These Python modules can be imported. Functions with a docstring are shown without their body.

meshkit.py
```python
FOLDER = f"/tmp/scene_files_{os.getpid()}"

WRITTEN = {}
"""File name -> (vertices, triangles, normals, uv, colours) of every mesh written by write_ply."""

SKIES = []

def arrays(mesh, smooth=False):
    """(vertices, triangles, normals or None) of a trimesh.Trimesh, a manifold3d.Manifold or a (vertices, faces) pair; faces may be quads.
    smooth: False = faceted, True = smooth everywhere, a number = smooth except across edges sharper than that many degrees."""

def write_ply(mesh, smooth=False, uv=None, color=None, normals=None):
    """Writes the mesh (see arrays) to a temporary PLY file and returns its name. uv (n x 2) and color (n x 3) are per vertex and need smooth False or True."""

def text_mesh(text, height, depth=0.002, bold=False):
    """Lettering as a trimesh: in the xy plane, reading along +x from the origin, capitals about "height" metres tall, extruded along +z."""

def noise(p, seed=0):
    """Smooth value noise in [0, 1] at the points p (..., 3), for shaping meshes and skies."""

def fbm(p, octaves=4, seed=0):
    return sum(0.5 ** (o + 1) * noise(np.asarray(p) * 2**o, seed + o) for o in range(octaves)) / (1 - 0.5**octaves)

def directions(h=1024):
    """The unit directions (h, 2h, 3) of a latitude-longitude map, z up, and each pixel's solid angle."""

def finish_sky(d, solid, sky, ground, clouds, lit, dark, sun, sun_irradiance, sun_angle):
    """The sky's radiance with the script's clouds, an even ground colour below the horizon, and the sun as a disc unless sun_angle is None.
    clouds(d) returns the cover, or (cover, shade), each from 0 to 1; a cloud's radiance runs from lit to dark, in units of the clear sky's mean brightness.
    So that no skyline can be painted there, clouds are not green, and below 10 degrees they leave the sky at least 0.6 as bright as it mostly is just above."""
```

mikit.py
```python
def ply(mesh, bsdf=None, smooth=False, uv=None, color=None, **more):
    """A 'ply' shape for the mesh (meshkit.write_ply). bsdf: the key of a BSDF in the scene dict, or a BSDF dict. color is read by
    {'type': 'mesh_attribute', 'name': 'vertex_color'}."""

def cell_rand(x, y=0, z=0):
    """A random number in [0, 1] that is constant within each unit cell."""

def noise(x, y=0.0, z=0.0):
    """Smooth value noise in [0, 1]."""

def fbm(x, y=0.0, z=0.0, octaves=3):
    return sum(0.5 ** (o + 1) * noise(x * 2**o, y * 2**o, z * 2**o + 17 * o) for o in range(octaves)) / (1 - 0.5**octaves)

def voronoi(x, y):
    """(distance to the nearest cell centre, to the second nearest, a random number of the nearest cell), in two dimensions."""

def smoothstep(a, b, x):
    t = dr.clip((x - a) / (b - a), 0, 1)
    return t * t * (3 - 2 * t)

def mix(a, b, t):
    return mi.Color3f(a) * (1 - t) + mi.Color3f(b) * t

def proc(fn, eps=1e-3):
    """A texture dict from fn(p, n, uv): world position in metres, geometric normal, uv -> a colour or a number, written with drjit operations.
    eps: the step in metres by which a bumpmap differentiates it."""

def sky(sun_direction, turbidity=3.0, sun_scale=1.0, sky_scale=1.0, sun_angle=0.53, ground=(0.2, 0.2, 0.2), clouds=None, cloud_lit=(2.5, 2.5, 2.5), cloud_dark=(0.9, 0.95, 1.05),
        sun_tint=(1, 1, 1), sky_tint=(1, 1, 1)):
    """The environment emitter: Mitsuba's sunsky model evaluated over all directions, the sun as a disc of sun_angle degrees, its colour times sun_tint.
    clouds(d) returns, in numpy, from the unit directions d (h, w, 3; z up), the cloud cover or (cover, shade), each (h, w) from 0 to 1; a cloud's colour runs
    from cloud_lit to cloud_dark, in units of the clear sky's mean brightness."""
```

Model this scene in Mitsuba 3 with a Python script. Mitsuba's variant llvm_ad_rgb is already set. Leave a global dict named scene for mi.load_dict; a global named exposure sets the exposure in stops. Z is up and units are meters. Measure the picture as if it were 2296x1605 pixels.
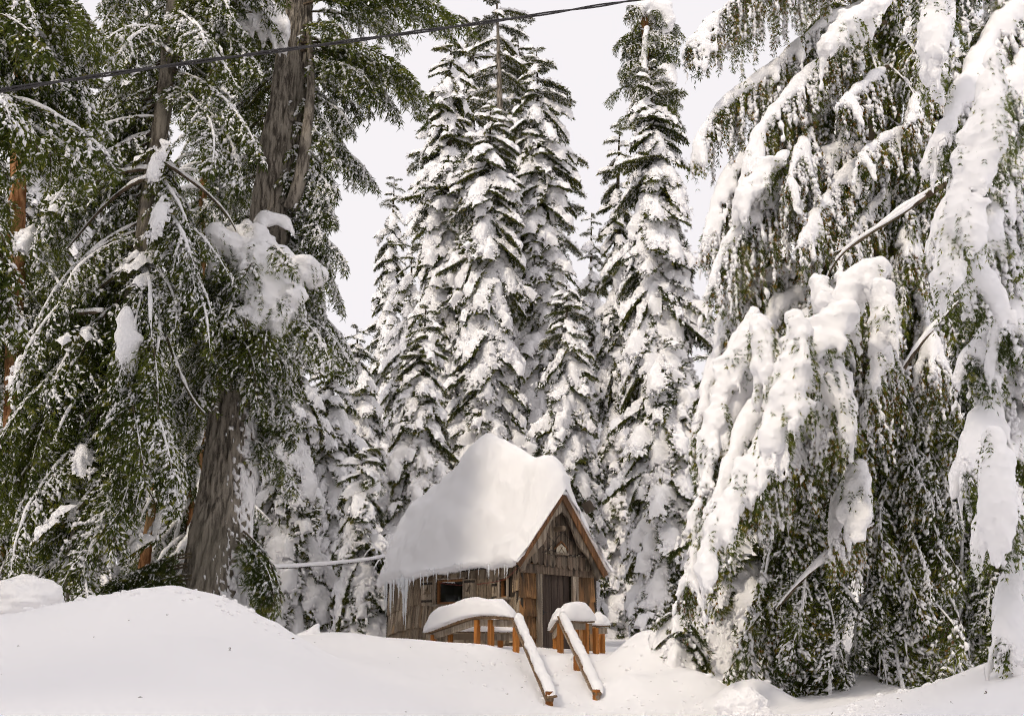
import math
import numpy as np
import drjit as dr
import mitsuba as mi
import trimesh
import mikit
from meshkit import noise, fbm
from shapely.geometry import Polygon, box as sbox
from scipy.interpolate import RBFInterpolator, CubicSpline, PchipInterpolator

T = mi.ScalarTransform4f
# ------------------------------------------------------------------ camera, sky, exposure
F, CX, CY = 1148 / math.tan(math.radians(25)), 1148.0, 802.5
PITCH = math.atan((1500 - CY) / F)
EYE = np.array([0, 0, 1.6])
FWD = np.array([0, math.cos(PITCH), math.sin(PITCH)])
UP = np.array([0, -math.sin(PITCH), math.cos(PITCH)])
exposure = 1.32
scene = {
    'camera': {'type': 'perspective', 'fov': 50.0, 'fov_axis': 'x', 'near_clip': 0.1, 'far_clip': 2000.0,
               'to_world': T().look_at(origin=EYE.tolist(), target=(EYE + FWD).tolist(), up=[0, 0, 1])},
    'sky_light': mikit.sky((-0.42, -0.62, 0.66), turbidity=3, sun_scale=0.58, sun_angle=8.0, ground=(0.6, 0.6, 0.62),
                           clouds=lambda d: 1.0, cloud_lit=(3.4, 3.28, 3.38), sun_tint=(0.89, 0.97, 1.10)),
}
labels = {}
RNG = np.random.default_rng(7)


def ray(px, py):
    return FWD + np.array([1, 0, 0]) * (px - CX) / F + UP * (CY - py) / F


def at(px, py, d):
    r = ray(px, py)
    return EYE + r * d / r[1]


def hit(px, py, p0, n):
    r = ray(px, py)
    return EYE + r * (np.dot(np.asarray(p0) - EYE, n) / np.dot(r, n))


def pix(p):
    q = np.asarray(p, float) - EYE
    zf = q @ FWD
    return CX + q[..., 0] / zf * F, CY - (q @ UP) / zf * F


# ------------------------------------------------------------------ registry
def numbered(name):
    k, i = name, 0
    while k in USED:
        i += 1
        k = f'{name}_{i:03d}'
    USED.add(k)
    return k


USED, USED_LAST = set(), []


def thing(name, label, cat, group=None, kind=None):
    k = numbered(name)
    labels[k] = {'label': label, 'category': cat}
    if group:
        labels[k]['group'] = group
    if kind:
        labels[k]['kind'] = kind
    return k


def part(parent, name, mesh, mat, smooth=False, **kw):
    k = numbered(parent + '__' + name)
    USED_LAST.append(k)
    scene[k] = shape(mesh, mat, smooth, **kw)
    return k


def solo(name, label, cat, mesh, mat, smooth=False, group=None, kind=None):
    k = thing(name, label, cat, group, kind)
    scene[k] = shape(mesh, mat, smooth)
    return k


# ------------------------------------------------------------------ materials
# one BSDF per family; a mesh picks its colours in the family's table by a constant uv (row, seed)
def pick(table, row):
    out = mi.Color3f(table[0])
    for i in range(1, len(table)):
        out = dr.select(row > i - 0.5, mi.Color3f(table[i]), out)
    return out


WOOD = {'shake_wood_0': ((0.12, 0.087, 0.056), (0.33, 0.25, 0.172), (0.40, 0.32, 0.228)),
        'shake_wood_1': ((0.10, 0.07, 0.045), (0.27, 0.20, 0.135), (0.34, 0.23, 0.13)),
        'shake_wood_2': ((0.16, 0.122, 0.086), (0.38, 0.305, 0.225), (0.31, 0.245, 0.17)),
        'brown_shake_0': ((0.08, 0.042, 0.018), (0.26, 0.14, 0.06), (0.38, 0.19, 0.07)),
        'brown_shake_1': ((0.055, 0.032, 0.016), (0.15, 0.085, 0.04), (0.20, 0.10, 0.04)),
        'gable_wood_0': ((0.085, 0.065, 0.048), (0.24, 0.19, 0.14), (0.035, 0.028, 0.02)),
        'gable_wood_1': ((0.11, 0.086, 0.064), (0.30, 0.24, 0.18), (0.05, 0.04, 0.03)),
        'gable_wood_2': ((0.07, 0.05, 0.036), (0.18, 0.132, 0.095), (0.03, 0.022, 0.016)),
        'grey_wood': ((0.14, 0.112, 0.084), (0.36, 0.30, 0.235), (0.22, 0.165, 0.115)),
        'door_wood': ((0.035, 0.024, 0.019), (0.085, 0.06, 0.046), (0.05, 0.034, 0.026)),
        'barge_wood': ((0.09, 0.042, 0.018), (0.24, 0.115, 0.048), (0.13, 0.07, 0.035)),
        'post_wood': ((0.24, 0.085, 0.016), (0.42, 0.17, 0.038), (0.30, 0.11, 0.022)),
        'rail_wood': ((0.10, 0.06, 0.03), (0.24, 0.165, 0.10), (0.15, 0.08, 0.035)),
        'dark_wood': ((0.02, 0.015, 0.011), (0.05, 0.038, 0.026), (0.035, 0.026, 0.018)),
        'frame_wood': ((0.14, 0.06, 0.02), (0.30, 0.14, 0.05), (0.20, 0.085, 0.03)),
        'cream_paint': ((0.34, 0.30, 0.22), (0.42, 0.37, 0.29), (0.20, 0.16, 0.11))}
BARK = {'bark': ((0.080, 0.068, 0.055), (0.30, 0.265, 0.22), (0.20, 0.18, 0.145)),
        'dark_bark': ((0.025, 0.020, 0.013), (0.10, 0.080, 0.056), (0.08, 0.075, 0.04)),
        'orange_bark': ((0.14, 0.06, 0.025), (0.38, 0.20, 0.10), (0.30, 0.24, 0.13)),
        'twig': ((0.05, 0.036, 0.025), (0.13, 0.10, 0.07), (0.10, 0.09, 0.05))}
LEAF = {'fir_needles': ((0.045, 0.056, 0.016), (0.110, 0.118, 0.030), (0.22, 0.19, 0.045)),
        'hemlock_needles': ((0.048, 0.066, 0.015), (0.130, 0.155, 0.031), (0.27, 0.27, 0.056)),
        'cedar_needles': ((0.050, 0.068, 0.014), (0.155, 0.175, 0.030), (0.30, 0.25, 0.050)),
        'young_needles': ((0.07, 0.10, 0.022), (0.13, 0.155, 0.04), (0.2, 0.2, 0.06)),
        'cones': ((0.14, 0.065, 0.018), (0.26, 0.14, 0.04), (0.34, 0.20, 0.06))}
PLAIN = {'iron': (0.03, 0.028, 0.026), 'cable_black': (0.018, 0.014, 0.016), 'red_plastic': (0.25, 0.035, 0.03)}
ROW = {k: (fam, i) for fam, t in (('wood', WOOD), ('bark', BARK), ('foliage', LEAF), ('plain', PLAIN)) for i, k in enumerate(t)}


def wood_col(p, n, uv):
    tab = list(WOOD.values())
    r, sd = uv.x, uv.y
    h, g = p.x * 0.7 + p.y * 0.7 + sd * 9.7, p.x * 0.7 - p.y * 0.7
    s = 0.6 * mikit.noise(h * 30, g * 30, p.z * 1.4) + 0.4 * mikit.noise(h * 75, g * 75, p.z * 3)
    w = 0.65 * mikit.noise(h * 3.1, g * 3.1, p.z * 1.3 + 9) + 0.35 * mikit.noise(h * 12, g * 12, p.z * 4)
    m = mikit.mix(pick([t[0] for t in tab], r), pick([t[1] for t in tab], r), mikit.smoothstep(0.25, 0.75, s))
    return mikit.mix(m, pick([t[2] for t in tab], r), mikit.smoothstep(0.5, 0.74, w)) * (0.72 + 0.52 * sd)


def bark_col(p, n, uv):
    tab = list(BARK.values())
    s = 0.5 * mikit.noise(p.x * 17, p.y * 17, p.z * 2.4) + 0.32 * mikit.noise(p.x * 37, p.y * 37, p.z * 6) + 0.18 * mikit.noise(p.x * 80, p.y * 80, p.z * 30)
    w = mikit.noise(p.x * 1.5, p.y * 1.5, p.z * 0.8)
    m = mikit.mix(pick([t[0] for t in tab], uv.x), pick([t[1] for t in tab], uv.x), mikit.smoothstep(0.30, 0.64, s))
    return mikit.mix(m, pick([t[2] for t in tab], uv.x), 0.55 * mikit.smoothstep(0.5, 0.8, w))


def leaf_col(p, n, uv):
    tab = list(LEAF.values())
    u = mikit.noise(p.x * 1.3, p.y * 1.3, p.z * 1.3)
    v = mikit.noise(p.x * 9 + 5, p.y * 9, p.z * 9)
    m = mikit.mix(pick([t[0] for t in tab], uv.x), pick([t[1] for t in tab], uv.x), mikit.smoothstep(0.3, 0.75, u * 0.6 + v * 0.4))
    return mikit.mix(m, pick([t[2] for t in tab], uv.x), mikit.smoothstep(0.66, 0.86, v))


def two(b):
    return {'type': 'twosided', 'bsdf': b}


scene['snow'] = two({'type': 'bumpmap', 'arbitrary': mikit.proc(lambda p, n, uv: mikit.noise(p.x * 16, p.y * 16, p.z * 16) + 0.6 * mikit.noise(p.x * 41, p.y * 41, p.z * 41), 4e-3), 'scale': 0.011,
                     'bsdf': {'type': 'diffuse', 'reflectance': {'type': 'rgb', 'value': [0.91, 0.90, 0.91]}}})
scene['tree_snow'] = two({'type': 'diffuse', 'reflectance': {'type': 'rgb', 'value': [0.91, 0.90, 0.908]}})
scene['wood'] = two({'type': 'principled', 'base_color': mikit.proc(wood_col), 'roughness': 0.75, 'specular': 0.3})
scene['bark_skin'] = two({'type': 'diffuse', 'reflectance': mikit.proc(bark_col)})
scene['foliage'] = {'type': 'principledthin', 'base_color': mikit.proc(leaf_col), 'roughness': 0.7, 'diff_trans': 0.8, 'eta': 1.3}
scene['plain'] = two({'type': 'roughplastic', 'alpha': 0.3, 'diffuse_reflectance': mikit.proc(lambda p, n, uv: pick(list(PLAIN.values()), uv.x))})
scene['pane_glass'] = {'type': 'thindielectric', 'int_ior': 1.3}
scene['ice'] = two({'type': 'principled', 'base_color': {'type': 'rgb', 'value': [0.80, 0.82, 0.84]}, 'roughness': 0.12, 'specular': 0.7, 'clearcoat': 0.8})
FAMILY = {'wood': 'wood', 'bark': 'bark_skin', 'foliage': 'foliage', 'plain': 'plain'}
SHAKES = ['shake_wood_0', 'shake_wood_1', 'shake_wood_2']
SEEDS = np.random.default_rng(77)


def shape(mesh, m, smooth=False, **kw):
    """mikit.ply with the material m, a BSDF's key or a row of one of the tables above"""
    if m in ROW:
        fam, row = ROW[m]
        if smooth not in (False, True):
            smooth = True
        nv = len(mesh.vertices) if hasattr(mesh, 'vertices') else len(mesh[0])
        return mikit.ply(mesh, FAMILY[fam], smooth, uv=np.tile([row, SEEDS.random()], (nv, 1)), **kw)
    return mikit.ply(mesh, m, smooth, **kw)


# ------------------------------------------------------------------ mesh helpers
def cat(ms):
    vs, fs, o = [], [], 0
    for v, f in ms:
        if len(v):
            vs.append(np.asarray(v, float)); fs.append(np.asarray(f) + o); o += len(v)
    if not vs:
        return np.zeros((0, 3)), np.zeros((0, 3), int)
    return np.vstack(vs), np.vstack(fs)


def unit(v):
    v = np.asarray(v, float)
    return v / (np.linalg.norm(v, axis=-1, keepdims=True) + 1e-12)


def smooth_path(pts, n):
    pts = np.asarray(pts, float)
    s = np.r_[0, np.cumsum(np.linalg.norm(np.diff(pts, axis=0), axis=1))]
    return (CubicSpline if len(pts) > 2 else PchipInterpolator)(s, pts)(np.linspace(0, s[-1], n))


def tube(pts, radii, sides=8, disp=None, cap=True):
    """disp(points (n, sides, 3), angle (sides), row (n)) -> radial offset"""
    p = np.asarray(pts, float)
    n = len(p)
    r = np.broadcast_to(np.asarray(radii, float), (n,))
    t = unit(np.gradient(p, axis=0))
    ref = [[0, 0, 1.0]] if np.abs(t[:, 2]).max() < 0.93 else [[0.31, 0.9, 0.3]]
    a = unit(np.cross(t, ref)); b = np.cross(t, a)
    ang = np.arange(sides) * 2 * np.pi / sides
    dirs = np.cos(ang)[None, :, None] * a[:, None] + np.sin(ang)[None, :, None] * b[:, None]
    v = p[:, None] + r[:, None, None] * dirs
    if disp is not None:
        v = v + dirs * disp(v, ang, np.linspace(0, 1, n))[..., None]
    i, j = np.meshgrid(np.arange(n - 1), np.arange(sides), indexing='ij')
    k = (j + 1) % sides
    q = np.stack([i * sides + j, (i + 1) * sides + j, (i + 1) * sides + k, i * sides + k], -1).reshape(-1, 4)
    f = np.vstack([q[:, [0, 1, 2]], q[:, [0, 2, 3]]])
    v = v.reshape(-1, 3)
    if cap:
        m = len(v)
        v = np.vstack([v, p[:1], p[-1:]])
        js = np.arange(sides); ks = (js + 1) % sides
        f = np.vstack([f, np.stack([js, ks, js * 0 + m], 1), np.stack([(n - 1) * sides + ks, (n - 1) * sides + js, js * 0 + m + 1], 1)])
    return v, f


def leaves(P, D, l, w, rng):
    n = len(P)
    D = unit(D)
    s = unit(np.cross(D, rng.normal(size=(n, 3))))
    l = np.broadcast_to(l, (n,))[:, None]; w = np.broadcast_to(w, (n,))[:, None]
    up = np.cross(s, D)
    v = np.stack([P, P + D * l * .4 + s * w * .5 + up * w * .2, P + D * l, P + D * l * .45 - s * w * .5 + up * w * .2], 1).reshape(-1, 3)
    b = np.arange(n)[:, None] * 4
    return v, np.vstack([b + [0, 1, 2], b + [0, 2, 3]])


def boxm(c, half, R=None):
    m = trimesh.creation.box(extents=2 * np.asarray(half))
    v = np.array(m.vertices)
    if R is not None:
        v = v @ np.asarray(R).T
    return v + np.asarray(c), np.array(m.faces)


def beam(p, q, w, h, up=(0, 0, 1), ch=0.008):
    """rectangular chamfered beam from p to q, w across, h along up"""
    p, q = np.asarray(p, float), np.asarray(q, float)
    t = unit(q - p); a = unit(np.cross(t, up)); b = np.cross(a, t)
    w, h = w / 2, h / 2
    sec = [(-w, -h + ch), (-w + ch, -h), (w - ch, -h), (w, -h + ch), (w, h - ch), (w - ch, h), (-w + ch, h), (-w, h - ch)]
    v = np.array([e + a * x + b * y for e in (p, q) for x, y in sec])
    f = []
    for i in range(8):
        j = (i + 1) % 8
        f += [[i, j, 8 + j], [i, 8 + j, 8 + i]]
    for i in range(1, 7):
        f += [[0, i + 1, i], [8, 8 + i, 9 + i]]
    return v, np.array(f)


def prism(poly, M, depth):
    """poly (shapely, in local s,z) extruded by depth along local third axis; M: 4 columns origin, es, ez, en"""
    m = trimesh.creation.extrude_polygon(poly, depth, engine='earcut')
    v = np.array(m.vertices)
    o, es, ez, en = M
    w = o + v[:, :1] * es + v[:, 1:2] * ez + v[:, 2:] * en
    return w, np.array(m.faces)


def blob(c, r, seed, sub=3, amp=0.25, freq=2.0):
    m = trimesh.creation.icosphere(subdivisions=sub)
    v = np.array(m.vertices)
    d = 1 + amp * 2 * (fbm(v * freq + seed * 3.7, 3, seed) - 0.5)
    return v * d[:, None] * np.asarray(r) + np.asarray(c), np.array(m.faces)


# ------------------------------------------------------------------ snow ground: one sheet through these (pixel, depth) sights
SIGHT = [(0, 1650, 5), (600, 1670, 6), (1148, 1950, 5), (1700, 1900, 5), (2296, 1700, 4.5), (900, 1740, 9.5), (1300, 1760, 11), (1700, 1720, 11), (1200, 1660, 14.5), (1450, 1640, 15.5),
         (-300, 1450, 12), (0, 1385, 12.5), (110, 1352, 12.7), (200, 1340, 12.8), (320, 1322, 13), (430, 1311, 13), (500, 1325, 13), (545, 1342, 13), (590, 1384, 13.1), (625, 1412, 13.3), (660, 1440, 13.8),
         (0, 1500, 9.5), (300, 1445, 10), (520, 1462, 10.2), (300, 1590, 7), (0, 1580, 7), (700, 1575, 10), (700, 1490, 12),
         (-300, 1440, 19), (100, 1425, 19), (400, 1418, 19), (600, 1436, 19), (700, 1427, 20), (790, 1427, 20.5), (870, 1434, 21.3), (1000, 1441, 21.3), (1060, 1456, 21), (1150, 1485, 20.6),
         (1130, 1530, 18.3), (1180, 1560, 17.6), (1222, 1588, 17.0), (1190, 1610, 16), (1000, 1570, 14.5), (1000, 1500, 17.5), (850, 1500, 16), (1075, 1480, 19.8),
         (1225, 1452, 23.0), (1240, 1470, 22), (1265, 1530, 19.8), (1300, 1598, 17.4), (1345, 1590, 17.8), (1395, 1540, 19.5), (1401, 1506, 21.2), (1350, 1472, 22.9), (1100, 1452, 22.6),
         (1412, 1482, 20.6), (1436, 1459, 20.8), (1470, 1462, 20.8), (1510, 1490, 20.5), (1440, 1520, 19.6), (1430, 1560, 18.4), (1500, 1545, 18.8), (1580, 1535, 19.6), (1640, 1545, 19), (1720, 1572, 18), (1780, 1578, 18.6),
         (1850, 1540, 19), (1910, 1516, 19.2), (1960, 1530, 19), (1990, 1556, 17),
         (2000, 1553, 13.2), (2080, 1540, 13), (2150, 1512, 12.6), (2230, 1478, 12.2), (2296, 1455, 12), (2600, 1420, 11.5),
         (1700, 1625, 14), (2000, 1610, 9.5), (2296, 1530, 8.5),
         (-200, 1440, 30), (400, 1440, 30), (900, 1440, 29), (1400, 1450, 30), (1800, 1500, 28), (2300, 1490, 28), (2150, 1560, 17), (2400, 1545, 17),
         (-600, 1420, 45), (600, 1420, 45), (1500, 1430, 45), (2800, 1440, 45)]
sp = np.array([at(*s) for s in SIGHT])
extra = np.array([[x, y, z] for x, y, z in [(-40, -5, 0), (0, -6, 0), (40, -5, 0), (-14, 2, .4), (14, 2, .3), (-3, 0, -0.05), (3, 0, -0.05), (0, 0, -0.05), (-80, 100, 5), (0, 110, 5), (80, 100, 5), (-90, 30, 3), (90, 30, 2)]])
sp = np.vstack([sp, extra])
rbf = RBFInterpolator(sp[:, :2], sp[:, 2], kernel='linear', smoothing=0.02)


BUMPS = [(*at(px, 1500, d)[:2], h, sg) for px, d, h, sg in ((1440, 20.4, .42, .50), (1500, 19.9, .36, .45), (1420, 18.7, .26, .42), (1570, 18.8, .26, .40), (1660, 17.2, .30, .38), (1715, 16.8, .2, .3), (1905, 19.0, .22, .8), (1275, 21.2, .16, .35), (1300, 19.6, .12, .3), (1100, 21.0, .14, .5), (820, 19.5, .16, .9))]


def ground(x, y):
    x, y = np.atleast_1d(x).astype(float), np.atleast_1d(y).astype(float)
    acc = 0   # averaged over a small disc, so that the linear kernel leaves no creases
    for k in range(7):
        a = k * 2 * np.pi / 6
        r = 0.0 if k == 6 else 0.35
        acc = acc + rbf(np.stack([x + r * np.cos(a), y + r * np.sin(a)], 1))
    z = acc / 7
    for bx, by, h, sg in BUMPS:
        z = z + h * np.exp(-((x - bx) ** 2 + (y - by) ** 2) / (2 * sg * sg))
    p = np.stack([x, y, np.zeros_like(x)], 1)
    return z + 0.10 * (fbm(p * 0.45, 3, 3) - .5) + 0.035 * (fbm(p * 1.7, 3, 5) - .5)


def sheet(xs, ys, zfun):
    X, Y = np.meshgrid(xs, ys)
    Z = zfun(X.ravel(), Y.ravel())
    v = np.stack([X.ravel(), Y.ravel(), Z], 1)
    n, m = len(xs), len(ys)
    i, j = np.meshgrid(np.arange(n - 1), np.arange(m - 1))
    q = np.stack([j * n + i, j * n + i + 1, (j + 1) * n + i + 1, (j + 1) * n + i], -1).reshape(-1, 4)
    return v, np.vstack([q[:, [0, 1, 2]], q[:, [0, 2, 3]]])


xs = np.r_[-120:-12:14j, np.arange(-11.5, 12.5, 0.11), 13:120:14j]
ys = np.r_[-12:3:9j, np.arange(3.4, 26, 0.11), 26.5:34:12j, 36:130:18j]


def crumbly(x, y):
    z = ground(x, y)
    crest = np.exp(-((y - 12.9) / 1.0) ** 2) * (x < -2.0)
    p = np.stack([x, y, np.zeros_like(x)], 1)
    z = z + crest * 0.10 * np.clip(fbm(p * 2.6, 3, 11) - 0.5, 0, 1) * 2
    return z


k = solo('snow_ground', 'smooth white snow ground banked into mounds', 'snow', sheet(xs, ys, crumbly), 'snow', True, kind='structure')

# ------------------------------------------------------------------ cabin
Z3 = np.array([0, 0, 1.0])


def xy(p):
    return np.array([p[0], p[1], 0.0])


UF = np.array([math.cos(math.radians(43)), math.sin(math.radians(43)), 0])       # along the door wall, going right and back
NF = np.array([UF[1], -UF[0], 0])                                                # the door wall's outward normal
K = at(1165, 1440, 24.0)
W0 = xy(K)
W1, W2, W3 = xy(at(1106, 1440, 24.85)), xy(at(945, 1440, 26.1)), xy(at(868, 1440, 27.9))
tR = hit(1335, 1440, W0, NF)
WF = float((xy(tR) - W0) @ UF)                                                  # width of the door wall
RC = W0 + UF * WF
BACK = RC - NF * 4.6
GZ = ground(*np.array([W0[0]]), np.array([W0[1]]))[0]
cabin = thing('cabin', 'weathered brown wooden storybook cabin with a steep front gable under deep snow', 'cabin')


def facet(A, B):
    e = unit(B - A)
    n = np.array([e[1], -e[0], 0])
    if n @ (EYE - A) < 0:
        n = -n
    return A, e, n, float(np.linalg.norm(B - A))


def sz(fc, px, py, off=0.0):
    A, e, n, L = fc
    h = hit(px, py, A + n * off, n)
    return float((h - A) @ e), float(h[2])


FRONT = facet(W0, RC)
SIDES = [facet(W0, W1), facet(W1, W2), facet(W2, W3)]
ZB, ZT = 0.2, 4.02
BACKING_T = 0.07


def wall_piece(fc, poly, name='wall_core', m='dark_wood', t=BACKING_T, off=0.0):
    A, e, n, L = fc
    ms = [prism(g, (A + n * (off - t), e, Z3, n), t) for g in getattr(poly, 'geoms', [poly])]
    return part(cabin, name, cat(ms), m)


def rect(fc, x0, y0, x1, y1):
    (s0, z0), (s1, z1) = sz(fc, x0, y1), sz(fc, x1, y0)
    (s2, z2), (s3, z3) = sz(fc, x0, y0), sz(fc, x1, y1)
    s0, s1 = sorted([(s0 + s2) / 2, (s1 + s3) / 2])
    zz = sorted([(z0 + z3) / 2, (z1 + z2) / 2])
    return s0, zz[0], s1, zz[1]


EAVE = [sz(SIDES[0], 1163, 1262)[1], 0, 0, sz(SIDES[2], 868, 1305)[1]]
EAVE[1] = sz(SIDES[0], 1106, 1282)[1]; EAVE[2] = sz(SIDES[1], 947, 1298)[1]
big = rect(SIDES[1], 979, 1299, 1039, 1353)
small = rect(SIDES[0], 1122, 1297, 1138, 1338)
holes = {0: small, 1: big}
for i, fc in enumerate(SIDES):
    L = fc[3]
    poly = Polygon([(0, ZB), (L, ZB), (L, EAVE[i + 1] + 0.25), (0, EAVE[i] + 0.25)])
    if i in holes:
        poly = poly.difference(sbox(*holes[i]))
    wall_piece(fc, poly, off=-0.03)

apex = hit(1262, 1097, W0 + NF * 0.32, NF)
sa = float((apex - W0) @ UF)
za = apex[2]
door = rect(FRONT, 1214, 1281, 1281, 1446)
dz0 = door[1] - 0.5
zg = sz(FRONT, 1250, 1276)[1]                                                     # bottom line of the gable boards
ze_l, ze_r = sz(FRONT, 1163, 1258)[1], sz(FRONT, 1345, 1284)[1]
gpoly = Polygon([(0, ZB), (WF, ZB), (WF, ze_r), (sa, za - 0.12), (0, ze_l)])
wall_piece(FRONT, gpoly.difference(sbox(door[0], dz0, door[2], door[3])), off=-0.03)
# far walls, so the cabin is a closed room
for A, B in ((RC, BACK), (BACK, W3)):
    fc = facet(A, B)
    wall_piece(fc, Polygon([(0, ZB), (fc[3], ZB), (fc[3], ze_r), (0, ze_r)]), off=-BACKING_T if False else 0)


def shake(fc, s0, s1, z0, z1, m, rng, name='shake', proud=0.062, skew=0.0, parent=None):
    A, e, n, L = fc
    a, b = 0.012, proud + rng.uniform(-0.006, 0.012)
    j0, j1 = rng.normal(0, 0.010, 2)
    v = []
    for s, j in ((s0, j0), (s1, j1)):
        for z, o in ((z0 + j + (skew if s == s1 else 0), b), (z1, a)):
            for d in (0.0, o):
                v.append(A + e * s + Z3 * z + n * (d - 0.029))
    v = np.array(v)                       # index: s*4 + z*2 + d
    f = [[1, 5, 7], [1, 7, 3], [0, 1, 3], [0, 3, 2], [4, 6, 7], [4, 7, 5], [0, 4, 5], [0, 5, 1], [2, 3, 7], [2, 7, 6], [0, 2, 6], [0, 6, 4]]
    return part(parent or cabin, name, (v, np.array(f)), m)


def course_z(fc, pts):
    q = np.array([sz(fc, *p) for p in pts])
    o = np.argsort(q[:, 0])
    return lambda s: float(np.interp(s, q[o, 0], q[o, 1]))


COURSES = [   # sights along the lower edge of each course, one list per facet
    [[(1164, 1324), (1106, 1340)], [(1106, 1340), (1030, 1347), (945, 1356)], [(945, 1356), (916, 1359), (884, 1372), (866, 1382)]],
    [[(1164, 1378), (1106, 1394)], [(1106, 1394), (1030, 1402), (945, 1407)], [(945, 1407), (920, 1408), (874, 1424), (862, 1432)]],
    [[(1164, 1436), (1106, 1450)], [(1106, 1450), (1030, 1456), (945, 1458)], [(945, 1458), (920, 1458), (870, 1470), (862, 1475)]],
]
sr = np.random.default_rng(21)
for i, fc in enumerate(SIDES):
    L = fc[3]
    zf = [course_z(fc, COURSES[c][i]) for c in range(3)]
    for c in range(4):
        s = 0.0
        while s < L - 0.02:
            w = sr.uniform(0.13, 0.27)
            s1 = L if s + w > L - 0.08 else s + w
            top = (EAVE[i] + (EAVE[i + 1] - EAVE[i]) * s / L + 0.15) if c == 0 else zf[c - 1]((s + s1) / 2) + 0.06
            z0, z0b = (zf[c](s + .004), zf[c](s1 - .004)) if c < 3 else (ZB, ZB)
            m = SHAKES[sr.choice(3, p=[.4, .25, .35])]
            h = holes.get(i)
            if h is None or s1 < h[0] - 0.03 or s > h[2] + 0.03 or z0 > h[3] + 0.04 or top < h[1]:
                shake(fc, s + .006, s1 - .006, z0, top, m, sr, skew=z0b - z0)
            else:
                if z0 < h[1] - 0.03:
                    shake(fc, s + .006, s1 - .006, z0, h[1] - 0.02, m, sr, skew=z0b - z0)
                if top > h[3] + 0.06 and c == 0:
                    shake(fc, s + .006, s1 - .006, h[3] + 0.04, top, m, sr)
            s = s1

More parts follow.
